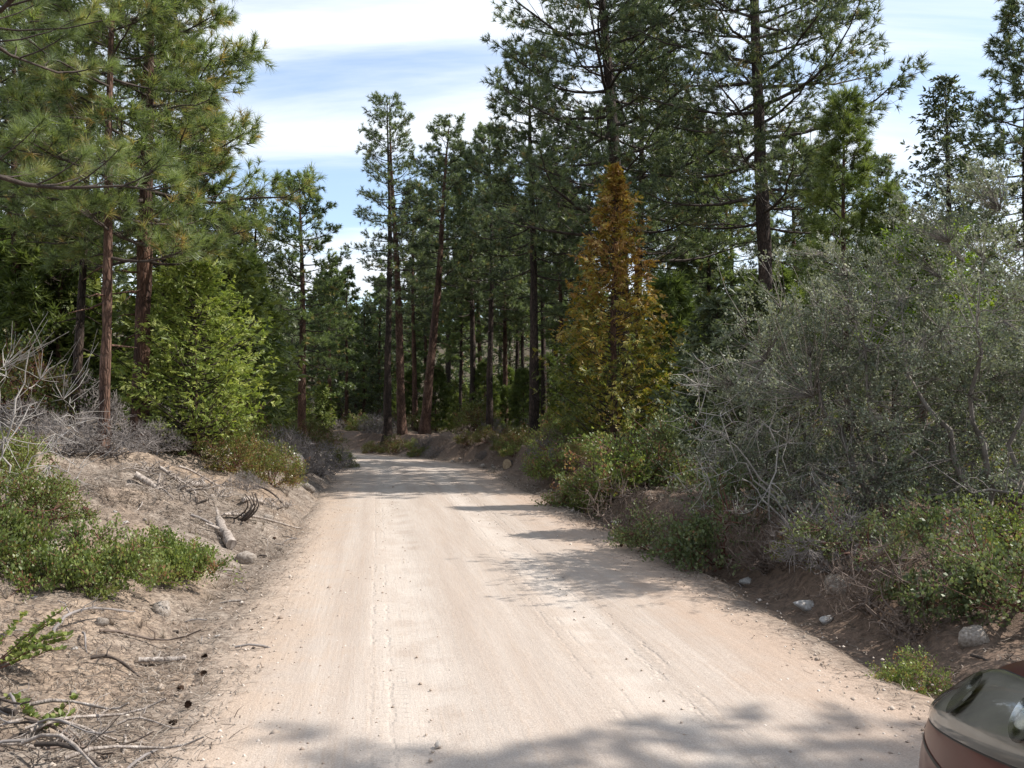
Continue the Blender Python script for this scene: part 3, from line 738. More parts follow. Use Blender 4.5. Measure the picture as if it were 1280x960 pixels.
# nearest pine: its needle clusters are big enough to pick apart
def near_pine(x, y):
    r = np.random.default_rng(77)
    H, r0 = 13.0, 0.17
    tv, tq, cen, trad = trunk_geo(r, H, r0, (0.2, 0), sides=14)
    e = thing('pine_tree', 'nearest pine with long limbs and big needle clusters reaching over the bank', 'pine tree', (x, y, gz(x, y)))
    obj('trunk', Geo().add(tv, tq).mesh('trunk', M['bark'], True), e)
    cl = []
    for v in range(4):
        gg = Geo()
        needles(gg, np.random.default_rng(300 + v), np.zeros((1, 3)), np.array([[0, 0, 1.0]]), .2, .0016, 150, np.array([[.25, .5, .72, .85][v]]), stem=.13, spread=(8, 92))
        gg2 = gg.mesh('needle_cluster', M['needle'])
        cl.append(gg2)
    nn = 0
    for i in range(28):
        u = (i + r.random()) / 28
        h = 3.3 + (H - 3.6) * u ** 1.0
        a = i * 2.39996 + r.uniform(-.4, .4)
        if i % 2 == 0: a = r.uniform(-1.0, .9)
        ln = 3.0 * ((1 - u) ** .6 + .08) * r.uniform(.6, 1.1)
        dh = np.array([math.cos(a), math.sin(a), 0]); sd = np.array([-math.sin(a), math.cos(a), 0])
        s_ = np.linspace(0, 1, 10)[:, None]
        e_ = rad(-6 + 45 * u + r.uniform(-8, 8))
        path = cen(h) + dh * ln * s_ + np.array([0, 0, 1]) * ln * ((math.sin(e_) - .22) * s_ + .32 * s_ ** 2) + sd * ln * r.uniform(-.12, .12) * np.sin(s_ * 4) + r.normal(0, .012 * ln, (10, 3)) * s_
        lg = Geo(); v, q = tubes(path[None], (np.linspace(.012 + .008 * ln, .006, 10) * (1 + .12 * r.normal(size=10)))[None], 6); lg.add(v, q)
        sps, srs, tips = [], [], []
        ns = max(4, int(ln * 4.2))
        for j in range(ns):
            s0 = .25 + .75 * (j + r.random()) / ns
            f = s0 * 9; i0 = min(8, int(f)); b0 = path[i0] + (path[i0 + 1] - path[i0]) * (f - i0)
            ang = rad(r.uniform(25, 65)) * (1 if j % 2 else -1)
            dd = unit((dh * math.cos(ang) + sd * math.sin(ang) + np.array([0, 0, r.uniform(-.1, .45)]))[None])[0]
            sl_ = (.15 + ln * .34 * (1.12 - s0)) * r.uniform(.7, 1.2)
            qq = np.linspace(0, 1, 4)[:, None]
            sp = b0 + dd * sl_ * qq + np.array([0, 0, 1]) * sl_ * .3 * qq ** 2
            sps.append(sp); srs.append(np.linspace(.010, .005, 4)); tips.append((sp[3], sp[3] - sp[2]))
            for m in range(1 + (sl_ > .4)):
                p0 = sp[0] + (sp[3] - sp[0]) * r.uniform(.4, .9)
                d2 = unit((dd + rand_unit(r, 1)[0] * .8 + np.array([0, 0, .4]))[None])[0]; l2 = r.uniform(.1, .22)
                sps.append(np.linspace(p0, p0 + d2 * l2, 4)); srs.append(np.full(4, .005)); tips.append((p0 + d2 * l2, d2))
        tips.append((path[-1], path[-1] - path[-2]))
        v, q = tubes(np.array(sps), np.array(srs), 4); lg.add(v, q)
        br = obj('branch', lg.mesh('branch', M['limb'], True), e)
        rest = Geo()
        for (p, d) in tips:
            d = unit((d / (np.linalg.norm(d) + 1e-9) + np.array([0, 0, .2]))[None])[0]
            wx = x + p[0]
            if nn < 290 and wx / (y + p[1]) > -.63 and h < 6.6:
                c = obj('needle_cluster', cl[int(r.integers(4))], br, p)
                c.rotation_euler = Vector(d).to_track_quat('Z', 'Y').to_euler(); c.scale = (r.uniform(.8, 1.15),) * 3
                nn += 1
            else:
                needles(rest, r, np.array([p]), np.array([d]), .2, .003, 60, np.array([r.uniform(.2, .9)]), stem=.12)
        if rest.n:
            c = obj('foliage', rest.mesh('foliage', M['needle']), br); c['kind'] = 'stuff'
near_pine(px(-150, 7.6), 7.6)

# ------------------------------------------------------------------ middle distance pines
twin = make_pine(121, 14.0, .17, 5.0, 1.75, nlimb=44, lean=(.0, 0), k=15, L=.18, w=.011, sub=8, twig=3, mat='needle_dark', bark='bark_dark', per_limb=True, droop=.3, e_lo=-5, e_hi=40, shape=.35, lowfill=.55, stubs=16)
place_tree(twin, 'pine_tree', 'straight dark trunk of the close pair of sparse tall pines at the bend', 'pine tree', px(485, 36), 36)
twin2 = make_pine(122, 14.2, .19, 6.0, 1.75, nlimb=40, lean=(-.55, 0), k=15, L=.18, w=.011, sub=8, twig=3, mat='needle_dark', bark='bark_red', per_limb=True, droop=.3, e_lo=-5, e_hi=40, shape=.35, lowfill=.6, stubs=16)
place_tree(twin2, 'pine_tree', 'reddish leaning trunk of the close pair of sparse tall pines at the bend', 'pine tree', px(503, 36.6), 36.6)
kit = make_pine(123, 11.0, .19, 3.6, 2.3, nlimb=58, lean=(-.1, 0), k=16, L=.19, w=.013, sub=10, twig=5, mat='needle', bark='bark_red', per_limb=True, droop=.25, shape=.45, lowfill=.6, tint=(.05, .6), stubs=20)
place_tree(kit, 'pine_tree', 'lone red trunked pine with rounded top behind the roadside boulder', 'pine tree', px(378, 35), 35)
kit = make_pine(124, 13.6, .22, 6.5, 2.0, nlimb=44, lean=(1.1, 0), k=16, L=.19, w=.013, sub=10, twig=5, mat='needle_dark', bark='bark_red', droop=.25, shape=.4, stubs=12)
place_tree(kit, 'pine_tree', 'pine with scarred red lower trunk leaning over beyond the bend', 'pine tree', px(531, 38), 38)
kit_main = make_pine(125, 12.5, .17, 5.2, 2.3, nlimb=46, lean=(-.1, 0), k=16, L=.19, w=.013, sub=10, twig=5, mat='needle_dark', bark='bark_dark', droop=.3, shape=.45, stubs=18)
place_tree(kit_main, 'pine_tree', 'straight dark pine standing on the berm above the cut log', 'pine tree', px(668, 27.5), 27.5)

midA = make_pine(131, 13.5, .16, 5.6, 2.1, nlimb=60, lean=(.1, 0), k=15, L=.2, w=.014, sub=9, twig=5, mat='needle_dark', bark='bark_dark', droop=.3, shape=.45, stubs=22)
midB = make_pine(132, 12.5, .145, 4.8, 1.9, nlimb=60, lean=(-.2, .1), k=15, L=.2, w=.014, sub=9, twig=5, mat='needle_dark', bark='bark', droop=.2, shape=.6, stubs=18)
midC = make_pine(133, 11.0, .115, 4.2, 1.6, nlimb=60, lean=(.15, 0), k=15, L=.2, w=.014, sub=9, twig=5, mat='needle', bark='bark_dark', droop=.25, shape=.7, stubs=14, tint=(.05, .7))
mids = [  # column, distance, kit, scale
    (519, 45, midB, 1.0), (576, 42, midC, .8), (591, 41, midA, 1.0), (612, 38, midA, 1.02), (632, 44, midB, 1.05), (655, 46, midC, 1.1), (646, 52, midA, 1.0),
    (704, 33, midB, .85), (716, 40, midC, 1.05), (560, 50, midA, 1.1), (601, 54, midB, 1.1), (680, 43, midA, 1.0), (543, 56, midC, 1.2), (625, 60, midA, 1.15),
    (695, 50, midB, 1.1), (795, 29, midB, 1.15), (850, 33, midA, .95), (885, 29, midC, .95), (832, 40, midB, 1.0), (915, 36, midA, .95), (1000, 30, midB, .85),
    (1035, 36, midC, 1.1), (740, 36, midA, .95), (1100, 34, midA, .85), (1290, 25, midA, .95), (1340, 30, midB, 1.0)]
for i, (c, d, kt, s) in enumerate(mids):
    kd = {id(midA): 'tall dark trunked', id(midB): 'brown trunked', id(midC): 'slender'}[id(kt)]
    lab = kd + (' pine among the trunks between twin pines and rusty cedar' if c < 745 else ' pine set back behind rusty cedar and scrub oaks')
    place_tree(kt, 'pine_tree', lab, 'pine tree', px(c, d), d, i * 1.9, s * (.95 + .1 * R0.random()), kd + (' pines crowding beyond the bend' if c < 745 else ' pines standing back on the right slope'))
# left side mid
for i, (c, d, kt, s) in enumerate([(20, 19, midB, .8), (60, 24, midC, .95), (205, 23, midB, .85), (250, 26, midC, .9), (-40, 17, midA, .75), (285, 32, midC, .8), (115, 30, midA, .8), (40, 33, midA, .9)]):
    kd = {id(midA): 'tall dark trunked', id(midB): 'brown trunked', id(midC): 'slender'}[id(kt)]
    place_tree(kt, 'pine_tree', kd + ' pine deeper in the wood behind the bright green left pines', 'pine tree', px(c, d), d, 1 + i * 2.3, s, kd + ' pines deep in the left wood')

# ------------------------------------------------------------------ far forest
farA = make_pine(141, 12.5, .17, 3.0, 2.2, nlimb=36, k=10, L=.3, w=.034, sub=7, twig=4, mat='needle_dark', bark='bark_dark', droop=.25, shape=.6, sides=7)
farB = make_pine(142, 11.0, .15, 2.0, 2.0, nlimb=38, k=10, L=.3, w=.034, sub=7, twig=4, mat='needle', bark='bark', droop=.2, shape=.75, sides=7, tint=(.05, .6))
farC = make_cedar(143, 9.0, .14, 1.9, base=.5, nlimb=100, nspray=10, k=5, L=.34, w=.11, mat='cedar_dark')
rf = np.random.default_rng(12)
cells = []
for d, n, spread in ((52, 17, .78), (64, 20, .78), (78, 22, .78), (95, 24, .78), (118, 26, .8), (150, 26, .8)):
    for i in range(n):
        a = -spread + 2 * spread * (i + rf.uniform(.1, .9)) / n
        dd = d * rf.uniform(.93, 1.1)
        cells.append((a * dd, dd))
gap = [(398, 50), (412, 47), (424, 55), (433, 49), (445, 58), (455, 52), (466, 60), (474, 54), (440, 66), (420, 68), (402, 62), (460, 70), (352, 49), (340, 56), (365, 60), (480, 64)]
for i in range(46):
    dd = rf.uniform(58, 125); cells.append((px(rf.uniform(270, 520), dd), dd))
for c_, d_ in gap: cells.append((px(c_, d_), d_))
for (x, y) in cells:
    if abs(float(road_t(x, y))) < 3.0 and y < 62: continue
    k_ = [farA, farB, farC][int(rf.choice(3, p=[.4, .38, .22]))]
    s = rf.uniform(.75, 1.12)
    colp = 640 + x / y * F
    if 270 < colp < 520 and y > 70: s *= .74
    elif 330 < colp < 490: s = rf.uniform(.7, .86)
    nm, ct = ('pine_tree', 'pine tree') if k_ is not farC else ('conifer_tree', 'conifer tree')
    place_tree(k_, nm, {id(farA): 'far tall dark pine of the forest backdrop beyond the road bend', id(farB): 'far green pine of the forest backdrop beyond the road bend', id(farC): 'far pointed conifer of the forest backdrop beyond the road bend'}[id(k_)], ct, x, y, rf.uniform(0, 6.28), s, 'forest backdrop')

r = np.random.default_rng(15)
fw = Geo(); n = 900
dist = 160 + 160 * r.random(n) ** .8; ang = r.uniform(-.75, .75, n)
bx, by = dist * np.tan(ang) * .9, dist
bz = height(bx, by)
hh = r.uniform(6.5, 12, n)
kk = 46
u = r.random((n, kk)) ** .8; az = r.uniform(0, 6.283, (n, kk)); rr = (1 - u) * hh[:, None] * .22 * r.uniform(.3, 1.1, (n, kk)) + .1
P_ = np.stack([bx[:, None] + rr * np.cos(az), by[:, None] + rr * np.sin(az), bz[:, None] + hh[:, None] * (.08 + .92 * u)], -1).reshape(-1, 3)
D_ = np.stack([np.cos(az), np.sin(az), np.full_like(az, .4)], -1).reshape(-1, 3)
leaves(fw, r, P_, D_, r.uniform(.8, 1.7, n * kk), r.uniform(.5, 1.0, n * kk), np.repeat(r.uniform(0, .8, n), kk), .2)
o = obj('far_wood', fw.mesh('far_wood', M['cedar_dark'])); tag(o, 'far off wooded hillside seen between the trunks', 'wood', None, 'stuff')

# trees beside and behind the camera position, they shade the road
for (x, y, kt, s, lab) in ((9.2, 4.1, midA, 1.0, 'dark pine on the right slope outside the view whose crown shades the road'), (11.5, 3.4, midA, 1.05, 'tall dark pine outside the view added to deepen the shade on the road'), (10.5, 1.0, midB, .9, 'dark pine beside the parked car on the right slope'),  # second pine added out of view to deepen the road shade
                           (-8, -3, midB, .9, 'pine on the left bank behind the parked car'), (9, -7, midA, .9, 'pine behind the parked car on the right')):
    place_tree(kt, 'pine_tree', lab, 'pine tree', x, y, 0.7 * x, s)

# ------------------------------------------------------------------ cedars
rust = make_cedar(151, 6.5, .10, 1.85, base=.15, nlimb=240, nspray=26, k=9, L=.115, w=.03, mat='cedar_rust', bark='bark_red', power=.92, lumpy=.6, hang=.6,
                  tintf=lambda u, r: .22 + .55 * min(1, max(0, (u - .05) / .5)) + r.normal(0, .13), droop=.15)
place_tree(rust, 'cedar_tree', 'rusty orange brown conical cedar standing above the roadside brush', 'cedar tree', px(768, 19.5), 19.5)
lgt = make_cedar(152, 3.3, .06, 1.45, base=.1, nlimb=190, nspray=25, k=8, L=.095, w=.027, mat='cedar_bright', bark='bark', power=.6, hang=.1)
place_tree(lgt, 'cedar_tree', 'light green bushy young cedar behind the grey bush on the bank', 'cedar tree', px(245, 15.0), 15.0)
olv = make_cedar(153, 3.7, .07, .85, base=1.6, nlimb=120, nspray=20, k=8, L=.10, w=.03, mat='cedar_olive', bark='bark', power=.4, hang=.1)
place_tree(olv, 'cedar_tree', 'bright olive green cedar top showing above the scrub oaks', 'cedar tree', px(1153, 12.5), 12.5)
tallc = make_cedar(154, 13.2, .2, 2.5, base=1.0, nlimb=230, nspray=16, k=6, L=.24, w=.075, mat='cedar_dark', bark='bark_dark', power=.62)
place_tree(tallc, 'cedar_tree', 'tall pointed grey green cedar against the sky on the right', 'cedar tree', px(1188, 32), 32)
place_tree(tallc, 'cedar_tree', 'dark pointed cedar beside the lone red trunked pine', 'cedar tree', px(316, 33), 33, 2.0, .74)
fir = make_cedar(155, 3.0, .05, 1.0, base=.1, nlimb=130, nspray=18, k=7, L=.12, w=.038, mat='cedar_dark', bark='bark_dark', power=.55, hang=.1)
place_tree(fir, 'cedar_tree', 'low dark shaded cedar to the right of the rusty cedar', 'cedar tree', px(945, 12.2), 12.2, 0, .95)
place_tree(fir, 'cedar_tree', 'dark young cedar filling the gap behind the pale twigged scrub oak', 'cedar tree', px(895, 15.5), 15.5, 2.1, 1.05)
yp = make_pine(156, 7.0, .08, 1.4, 1.05, nlimb=46, k=30, L=.17, w=.006, sub=8, twig=4, mat='needle_young', bark='bark', droop=.05, e_lo=10, e_hi=62, shape=.8, tint=(.15, .9))
place_tree(yp, 'pine_tree', 'young bright green pine spire in front of the thick trunked pine', 'pine tree', px(1058, 16), 16)
place_tree(yp, 'pine_tree', 'smaller young pine between the olive cedar and the tall pointed cedar', 'pine tree', px(1118, 15.5), 15.5, 2.2, .72)
# saplings between the trunks
sapA = make_cedar(157, 3.2, .04, 1.0, base=.1, nlimb=90, nspray=12, k=6, L=.18, w=.06, mat='cedar', bark='bark', power=.6)
sapB = make_pine(158, 3.6, .05, .4, 1.1, nlimb=34, k=16, L=.22, w=.016, sub=7, twig=4, mat='needle_young', bark='bark', droop=.05, e_lo=5, e_hi=60, shape=.7, sides=7)
rs = np.random.default_rng(9)
for i in range(150):
    if i < 80: d, c, lo, hi = rs.uniform(36, 66), rs.uniform(290, 900), .45, 1.1
    elif i < 120: d, c, lo, hi = rs.uniform(19, 36), rs.uniform(-80, 330), .7, 1.5
    else: d, c, lo, hi = rs.uniform(21, 36), rs.uniform(700, 1380), .7, 1.5
    x = px(c, d)
    if abs(float(road_t(x, d))) < 3.6 or (d < 41 and 440 < c < 600): continue
    kt = sapA if rs.random() < .55 else sapB
    place_tree(kt, 'sapling_tree', 'light green cedar sapling growing among the trunks of the wood' if kt is sapA else 'bushy young pine sapling growing among the trunks of the wood', 'sapling', x, d,
               rs.uniform(0, 6.28), rs.uniform(lo, hi), 'cedar saplings under the pines' if kt is sapA else 'pine saplings under the pines')

# ------------------------------------------------------------------ scrub oaks on the right
oak1 = make_shrub(161, 1.85, 1.5, 3.75, lift=.2, ncl=80, csig=.25, flat=.42, redp=0, nstem=8, nend=2600, lper=21, leaf=(.034, .021), stem_r=.042, sec_r=.17, wood='oaktwig', mat='oak', lump=.55, shell=.5, clump=.07, tw=.0026, curve=.35, up=.3, tint=(.1, .95), lean=(-.12, 0))
place_shrub(oak1, 'scrub_oak', 'large grey green scrub oak with crooked limbs beside the road', 'oak shrub', px(1088, 9.9), 9.9)
oak2 = make_shrub(162, 1.5, 1.4, 3.1, lift=.2, ncl=70, csig=.25, flat=.45, redp=0, nstem=8, nend=2000, lper=21, leaf=(.034, .021), stem_r=.04, sec_r=.17, wood='oaktwig', mat='oak', lump=.5, shell=.5, clump=.08, tw=.0022, curve=.35, up=.3, tint=(0, .8))
place_shrub(oak2, 'scrub_oak', 'dense dark scrub oak crowding against the larger one', 'oak shrub', px(1256, 8.8), 8.8)
oak3 = make_shrub(163, 1.3, 1.2, 2.1, ncl=45, csig=.22, flat=.45, redp=0, nstem=7, nend=1100, lper=20, leaf=(.034, .021), stem_r=.03, sec_r=.25, wood='oaktwig', mat='oak', lump=.5, shell=.5, clump=.08, tw=.0022, curve=.35, up=.3)
place_shrub(oak3, 'scrub_oak', 'low scrub oak under the pale bare twigs', 'oak shrub', px(1000, 10.6), 10.6)
olv2 = make_shrub(164, 1.6, 1.5, 4.6, ncl=60, csig=.3, flat=.5, redp=0, nstem=7, nend=1100, lper=14, leaf=(.05, .03), stem_r=.05, sec_r=.2, wood='oaktwig', mat='olive', lump=.6, shell=.5, clump=.11, tw=.0028, curve=.25, up=.3)
place_shrub(olv2, 'oak_tree', 'thin pale olive oak tree above the dark scrub oak', 'oak tree', px(1245, 14), 14)
bare = make_shrub(165, 1.3, 1.0, 2.2, nstem=6, nend=420, lper=2, leaf=(.028, .017), stem_r=.016, sec_r=.35, wood='paletwig', mat='oak', lump=.5, shell=.4, tw=.0026, curve=.3, lean=(-.35, 0))
place_shrub(bare, 'bare_shrub', 'pale bare twigged shrub leaning toward the rusty cedar', 'shrub', px(985, 9.4), 9.4)

# ------------------------------------------------------------------ manzanita and brush, right side
mz1 = make_shrub(171, .75, .65, .95, ncl=16, csig=.15, nstem=9, nend=360, lper=17, leaf=(.04, .028), mat='manz_pale', lump=.6)
mz2 = make_shrub(172, .65, .6, .7, ncl=14, csig=.14, nstem=8, nend=320, lper=17, leaf=(.038, .027), mat='manz', lump=.6)
mz3 = make_shrub(173, .8, .7, .8, ncl=14, csig=.15, nstem=9, nend=300, lper=14, leaf=(.038, .027), mat='manz_pale', lump=.7, stem_r=.018)
brush = make_shrub(174, .7, .65, .75, nstem=16, nend=520, lper=0, wood='browntwig', lump=.5, shell=.5, tw=.0022, curve=.3)
greyb = make_shrub(175, .75, .65, .65, nstem=24, nend=1500, lper=0, wood='greytwig', lump=.4, shell=.5, tw=.0025, sec_r=.3, curve=.2, zmin=.3)
for (kt, c, d, s, rz, lab) in (
        (mz1, 900, 9.7, 1.15, 0.3, 'leafy manzanita with red forked stems above the eroded bank'),
        (mz3, 828, 10.9, .9, 1.3, 'spreading manzanita overhanging the road edge below the rusty cedar'),
        (mz2, 735, 15.5, 1.25, 2.3, 'round green manzanita at the road edge before the rusty cedar'),
        (mz1, 862, 14.0, 1.35, 3.0, 'yellow green manzanita at the foot of the rusty cedar'),
        (mz2, 700, 18.5, 1.25, .3, 'small manzanita near the cut log on the berm'),
        (mz3, 800, 16.0, 1.35, 4.3, 'manzanita growing under the rusty cedar branches'),
        (mz1, 1190, 6.6, .88, 1.0, 'big leafed manzanita standing before the dark scrub oak'),
        (mz2, 1010, 8.4, .55, 2.0, 'small manzanita sprouting from the top of the eroded bank'),
        (mz3, 1085, 7.6, .75, .4, 'open manzanita with bare red branches under the scrub oak'),
        (mz2, 1130, 5.6, .42, 1.0, 'low pale manzanita sprouts in the ditch by the car'),
        (mz3, 1330, 5.9, .9, 2.0, 'manzanita with long red branches stretching over the ditch by the car'),
        (mz2, 1265, 7.4, .8, 3.1, 'shaded manzanita behind the big leafed one'),
        (mz1, 1150, 10.8, .8, 2.2, 'shaded manzanita under the limbs of the large scrub oak'), (mz2, 1225, 11.0, 1.0, .9, 'shaded manzanita between the two scrub oaks'), (mz3, 1290, 10.2, 1.0, 5.0, 'shaded manzanita behind the dark scrub oak')):
    place_shrub(kt, 'manzanita_bush', lab, 'bush', px(c, d), d, rz, s)
for (kt, c, d, s, rz, lab) in (
        (brush, 775, 12.9, 1.25, 0, 'tangle of dead brown brush between the roadside manzanitas'),
        (brush, 690, 21, 1.0, 1.5, 'dead brown brush on the berm beside the cut log'),
        (brush, 870, 11.0, .7, 2.2, 'dry twiggy brush under the leafy manzanita'),
        (greyb, 1040, 7.9, .95, 1.0, 'grey dead twigs on the bank below the low scrub oak'),
        (brush, 960, 9.0, .9, .5, 'dead brush beside the leafy manzanita in the shade'),
        (brush, 1130, 6.7, .95, 1.2, 'dead brown twigs in the ditch below the big leafed manzanita')):
    place_shrub(kt, 'dead_brush', lab, 'dead bush', px(c, d), d, rz, s)

for (kt, c, row, s, rz, lab) in ((brush, 965, 705, .75, .3, 'low dead brush hanging over the white rocks in the ditch'), (brush, 1080, 762, .65, 2.0, 'small dead brush in the ditch below the open manzanita'),
                                 (brush, 1135, 805, .45, 4.0, 'small dead brush beside the low pale sprouts'), (brush, 860, 682, .75, 1.0, 'low dead brush under the leafy manzanita at the ditch edge')):
    place_shrub(kt, 'dead_brush', lab, 'dead bush', *hit(c, row), rz, s)
# ------------------------------------------------------------------ manzanita and brush, left side
mzl1 = make_shrub(181, .78, .6, .62, ncl=26, csig=.13, nstem=12, nend=640, lper=17, leaf=(.041, .027), mat='manz', lump=.5, tint=(.15, .75), up=.9, shell=.5)
mzl2 = make_shrub(182, .75, .6, .72, ncl=20, csig=.14, nstem=11, nend=520, lper=17, leaf=(.034, .023), mat='manz', lump=.6, tint=(.2, .9), up=.8)
mzr = make_shrub(183, .85, .7, .9, ncl=20, csig=.16, nstem=12, nend=480, lper=15, leaf=(.036, .025), mat='manz_rust', lump=.5, tint=(.05, .95), up=.8)
for (kt, c, row, s, rz, lab) in (
        (mzl1, 112, 735, .78, 0.4, 'dense bright green manzanita mound spreading before the dead logs'),
        (mzl1, 215, 722, .72, 2.2, 'green manzanita mound resting against the bleached log'),
        (mzl2, 45, 655, .78, 1.1, 'taller manzanita with reddish leaf clumps on the bank'),
        (mzl2, 10, 600, .85, 2.6, 'yellow green manzanita high on the bank below the bare white branches'),
        (mzl1, -40, 700, .8, 4.0, 'manzanita at the edge of the bank beside the reddish clumps'),
        (mzr, 285, 588, .9, 0, 'rusty leaved manzanita below the light green cedar'),
        (mzr, 340, 606, .9, 1.9, 'rusty green manzanita beside the boulder'),
        (mzr, 230, 566, .8, 3.1, 'yellowish manzanita beside the large grey bush')):
    place_shrub(kt, 'manzanita_bush', lab, 'bush', *hit(c, row, 13), rz, s)
for (kt, c, d, s, rz, lab) in (
        (mzr, 390, 26, 1.1, 1.0, 'shaded manzanita at the foot of the lone pine'),
        (mzl2, 425, 26, .9, 1.0, 'dark green bush on the cut bank at the bend')):
    place_shrub(kt, 'manzanita_bush', lab, 'bush', px(c, d), d, rz, s)
for (c, row, s, rz, lab) in (
        (138, 568, 1.0, 0, 'large grey leafless bush under the slender reddish pine'),
        (192, 566, .85, 1.3, 'grey leafless bush joined to the large grey one'),
        (88, 566, .95, 2.3, 'grey leafless bush behind the yellow green manzanita'),
        (372, 592, 1.2, 3.2, 'grey leafless bush on the cut bank behind the boulder'),
        (398, 592, 1.3, 4.0, 'pale grey leafless bush overhanging the road at the bend'),
        (352, 575, 1.2, 5.0, 'grey leafless bush between the boulder and the lone pine'),
        (308, 612, .5, 1.0, 'small grey twiggy bush under the rusty manzanita'),
        (8, 690, .5, 1.0, 'grey dead twigs in the shade of the reddish manzanita'),
        (30, 545, .9, 1.0, 'grey leafless bush in the left wood')):
    place_shrub(greyb, 'grey_bush', lab, 'bush', *hit(c, row, 16), rz, s)
rs = np.random.default_rng(29)
for i in range(34):
    d = 14.5 + i * .62 + rs.uniform(0, .5); t_ = 2.75 + rs.uniform(-.1, .9)
    x = float(road_centre(d)) + t_
    j = (i * 2 + int(rs.integers(2))) % 4; kt = (brush, mz2, greyb, mzr)[j]
    place_shrub(kt, 'berm_bush', ('dead brown brush on the dirt berm along the road', 'green bush on the dirt berm along the road', 'grey twiggy bush on the dirt berm along the road', 'rusty bush on the dirt berm along the road')[j],
                'bush', x, d, rs.uniform(0, 6.28), rs.uniform(.45, .85), ('dead brush', 'green bushes', 'grey bushes', 'rusty bushes')[j] + ' on the berm')
for i in range(16):
    d = 15.5 + i * .95 + rs.uniform(0, .5); t_ = -3.2 - rs.uniform(0, .9)
    x = float(road_centre(d)) + t_
    j = int(rs.integers(3)); kt = (greyb, mzr, brush)[j]
    place_shrub(kt, 'bank_bush', ('grey twiggy bush on the cut bank past the boulder', 'rusty bush on the cut bank past the boulder', 'dead brown brush on the cut bank past the boulder')[j],
                'bush', x, d, rs.uniform(0, 6.28), rs.uniform(.4, .8), ('grey bushes', 'rusty bushes', 'dead brush')[j] + ' on the cut bank')
rs = np.random.default_rng(19)
for i in range(150):
    if i < 50: d, c = rs.uniform(13.5, 34), rs.uniform(-60, 330)
    elif i < 95: d, c = rs.uniform(14, 34), rs.uniform(690, 1350)
    else: d, c = rs.uniform(32, 56), rs.uniform(300, 900)
    x = px(c, d); t_ = float(road_t(x, d))
    if -3.4 < t_ < 2.9: continue
    j = int(rs.integers(4)); kt = (mzl2, mzr, greyb, mz2)[j]
    place_shrub(kt, 'low_bush', ('low green bush on the forest floor', 'low rusty bush on the forest floor', 'low grey twiggy bush on the forest floor', 'low dark leaved bush on the forest floor')[j],
                'bush', x, d, rs.uniform(0, 6.28), rs.uniform(.9, 1.7), ('green', 'rusty', 'grey', 'dark')[j] + ' bushes on the forest floor')
# dead white branches at the left edge
wh = make_shrub(186, 1.0, .8, 1.75, nstem=8, nend=300, lper=0, wood='paletwig', lump=.6, shell=.4, tw=.0026, curve=.35, stem_r=.011, sec_r=.5, lean=(.15, 0))
place_shrub(wh, 'dead_shrub', 'dead shrub with bare white branches at the edge of the bank', 'dead shrub', px(-5, 8.6), 8.6)

# ------------------------------------------------------------------ near sprig, left edge: leaves are big enough to be parts
def sprig(x, y, label, seed, nst, hgt, lab_leaf=None):
    r = np.random.default_rng(seed)
    e = thing('manzanita_sprig', label, 'plant', (x, y, gz(x, y)))
    lm = []
    for v in range(3):
        gg = Geo(); leaves(gg, np.random.default_rng(seed + v), np.zeros((1, 3)), np.array([[0, 0, 1.0]]), .045, .027, np.array([[.35, .6, .8][v]]), .18, None, True)
        lm.append(gg.mesh('leaf', M['manz']))
    for i in range(nst):
        a = r.uniform(0, 6.28); ln = hgt * r.uniform(.6, 1.1)
        s_ = np.linspace(0, 1, 7)[:, None]
        d = np.array([math.cos(a) * .9, math.sin(a) * .9, r.uniform(.4, 1.0)])
        path = np.array([r.normal(0, .04), r.normal(0, .04), -.03]) + d * ln * s_ + r.normal(0, .012, (7, 3)) * s_ + np.array([.1, 0, -.12]) * s_ ** 2 * ln
        lg = Geo(); v, q = tubes(path[None], np.linspace(.0045, .002, 7)[None], 5); lg.add(v, q)
        st = obj('stem', lg.mesh('stem', M['redstem'], True), e)
        nl = int(ln * 85)
        for j in range(nl):
            f = (.3 + .7 * (j + r.random()) / nl) * 6; i0 = min(5, int(f))
            p = path[i0] + (path[i0 + 1] - path[i0]) * (f - i0)
            az = j * 2.4 + r.uniform(-.4, .4)
            dv = Vector((math.cos(az), math.sin(az), r.uniform(.2, 1.1)))
            lf = obj('leaf', lm[int(r.integers(3))], st, p)
            lf.rotation_mode = 'QUATERNION'
            lf.rotation_quaternion = dv.to_track_quat('Z', 'Y') @ Vector((0, 0, 1)).to_track_quat('Z', 'X')
            lf.scale = (r.uniform(.6, 1.05),) * 3
sprig(*hit(-5, 830), 'manzanita sprig with large leaves at the foot of the bank', 501, 17, .46)
sprig(*hit(70, 905), 'small manzanita sprig over the pile of grey sticks', 502, 7, .26)

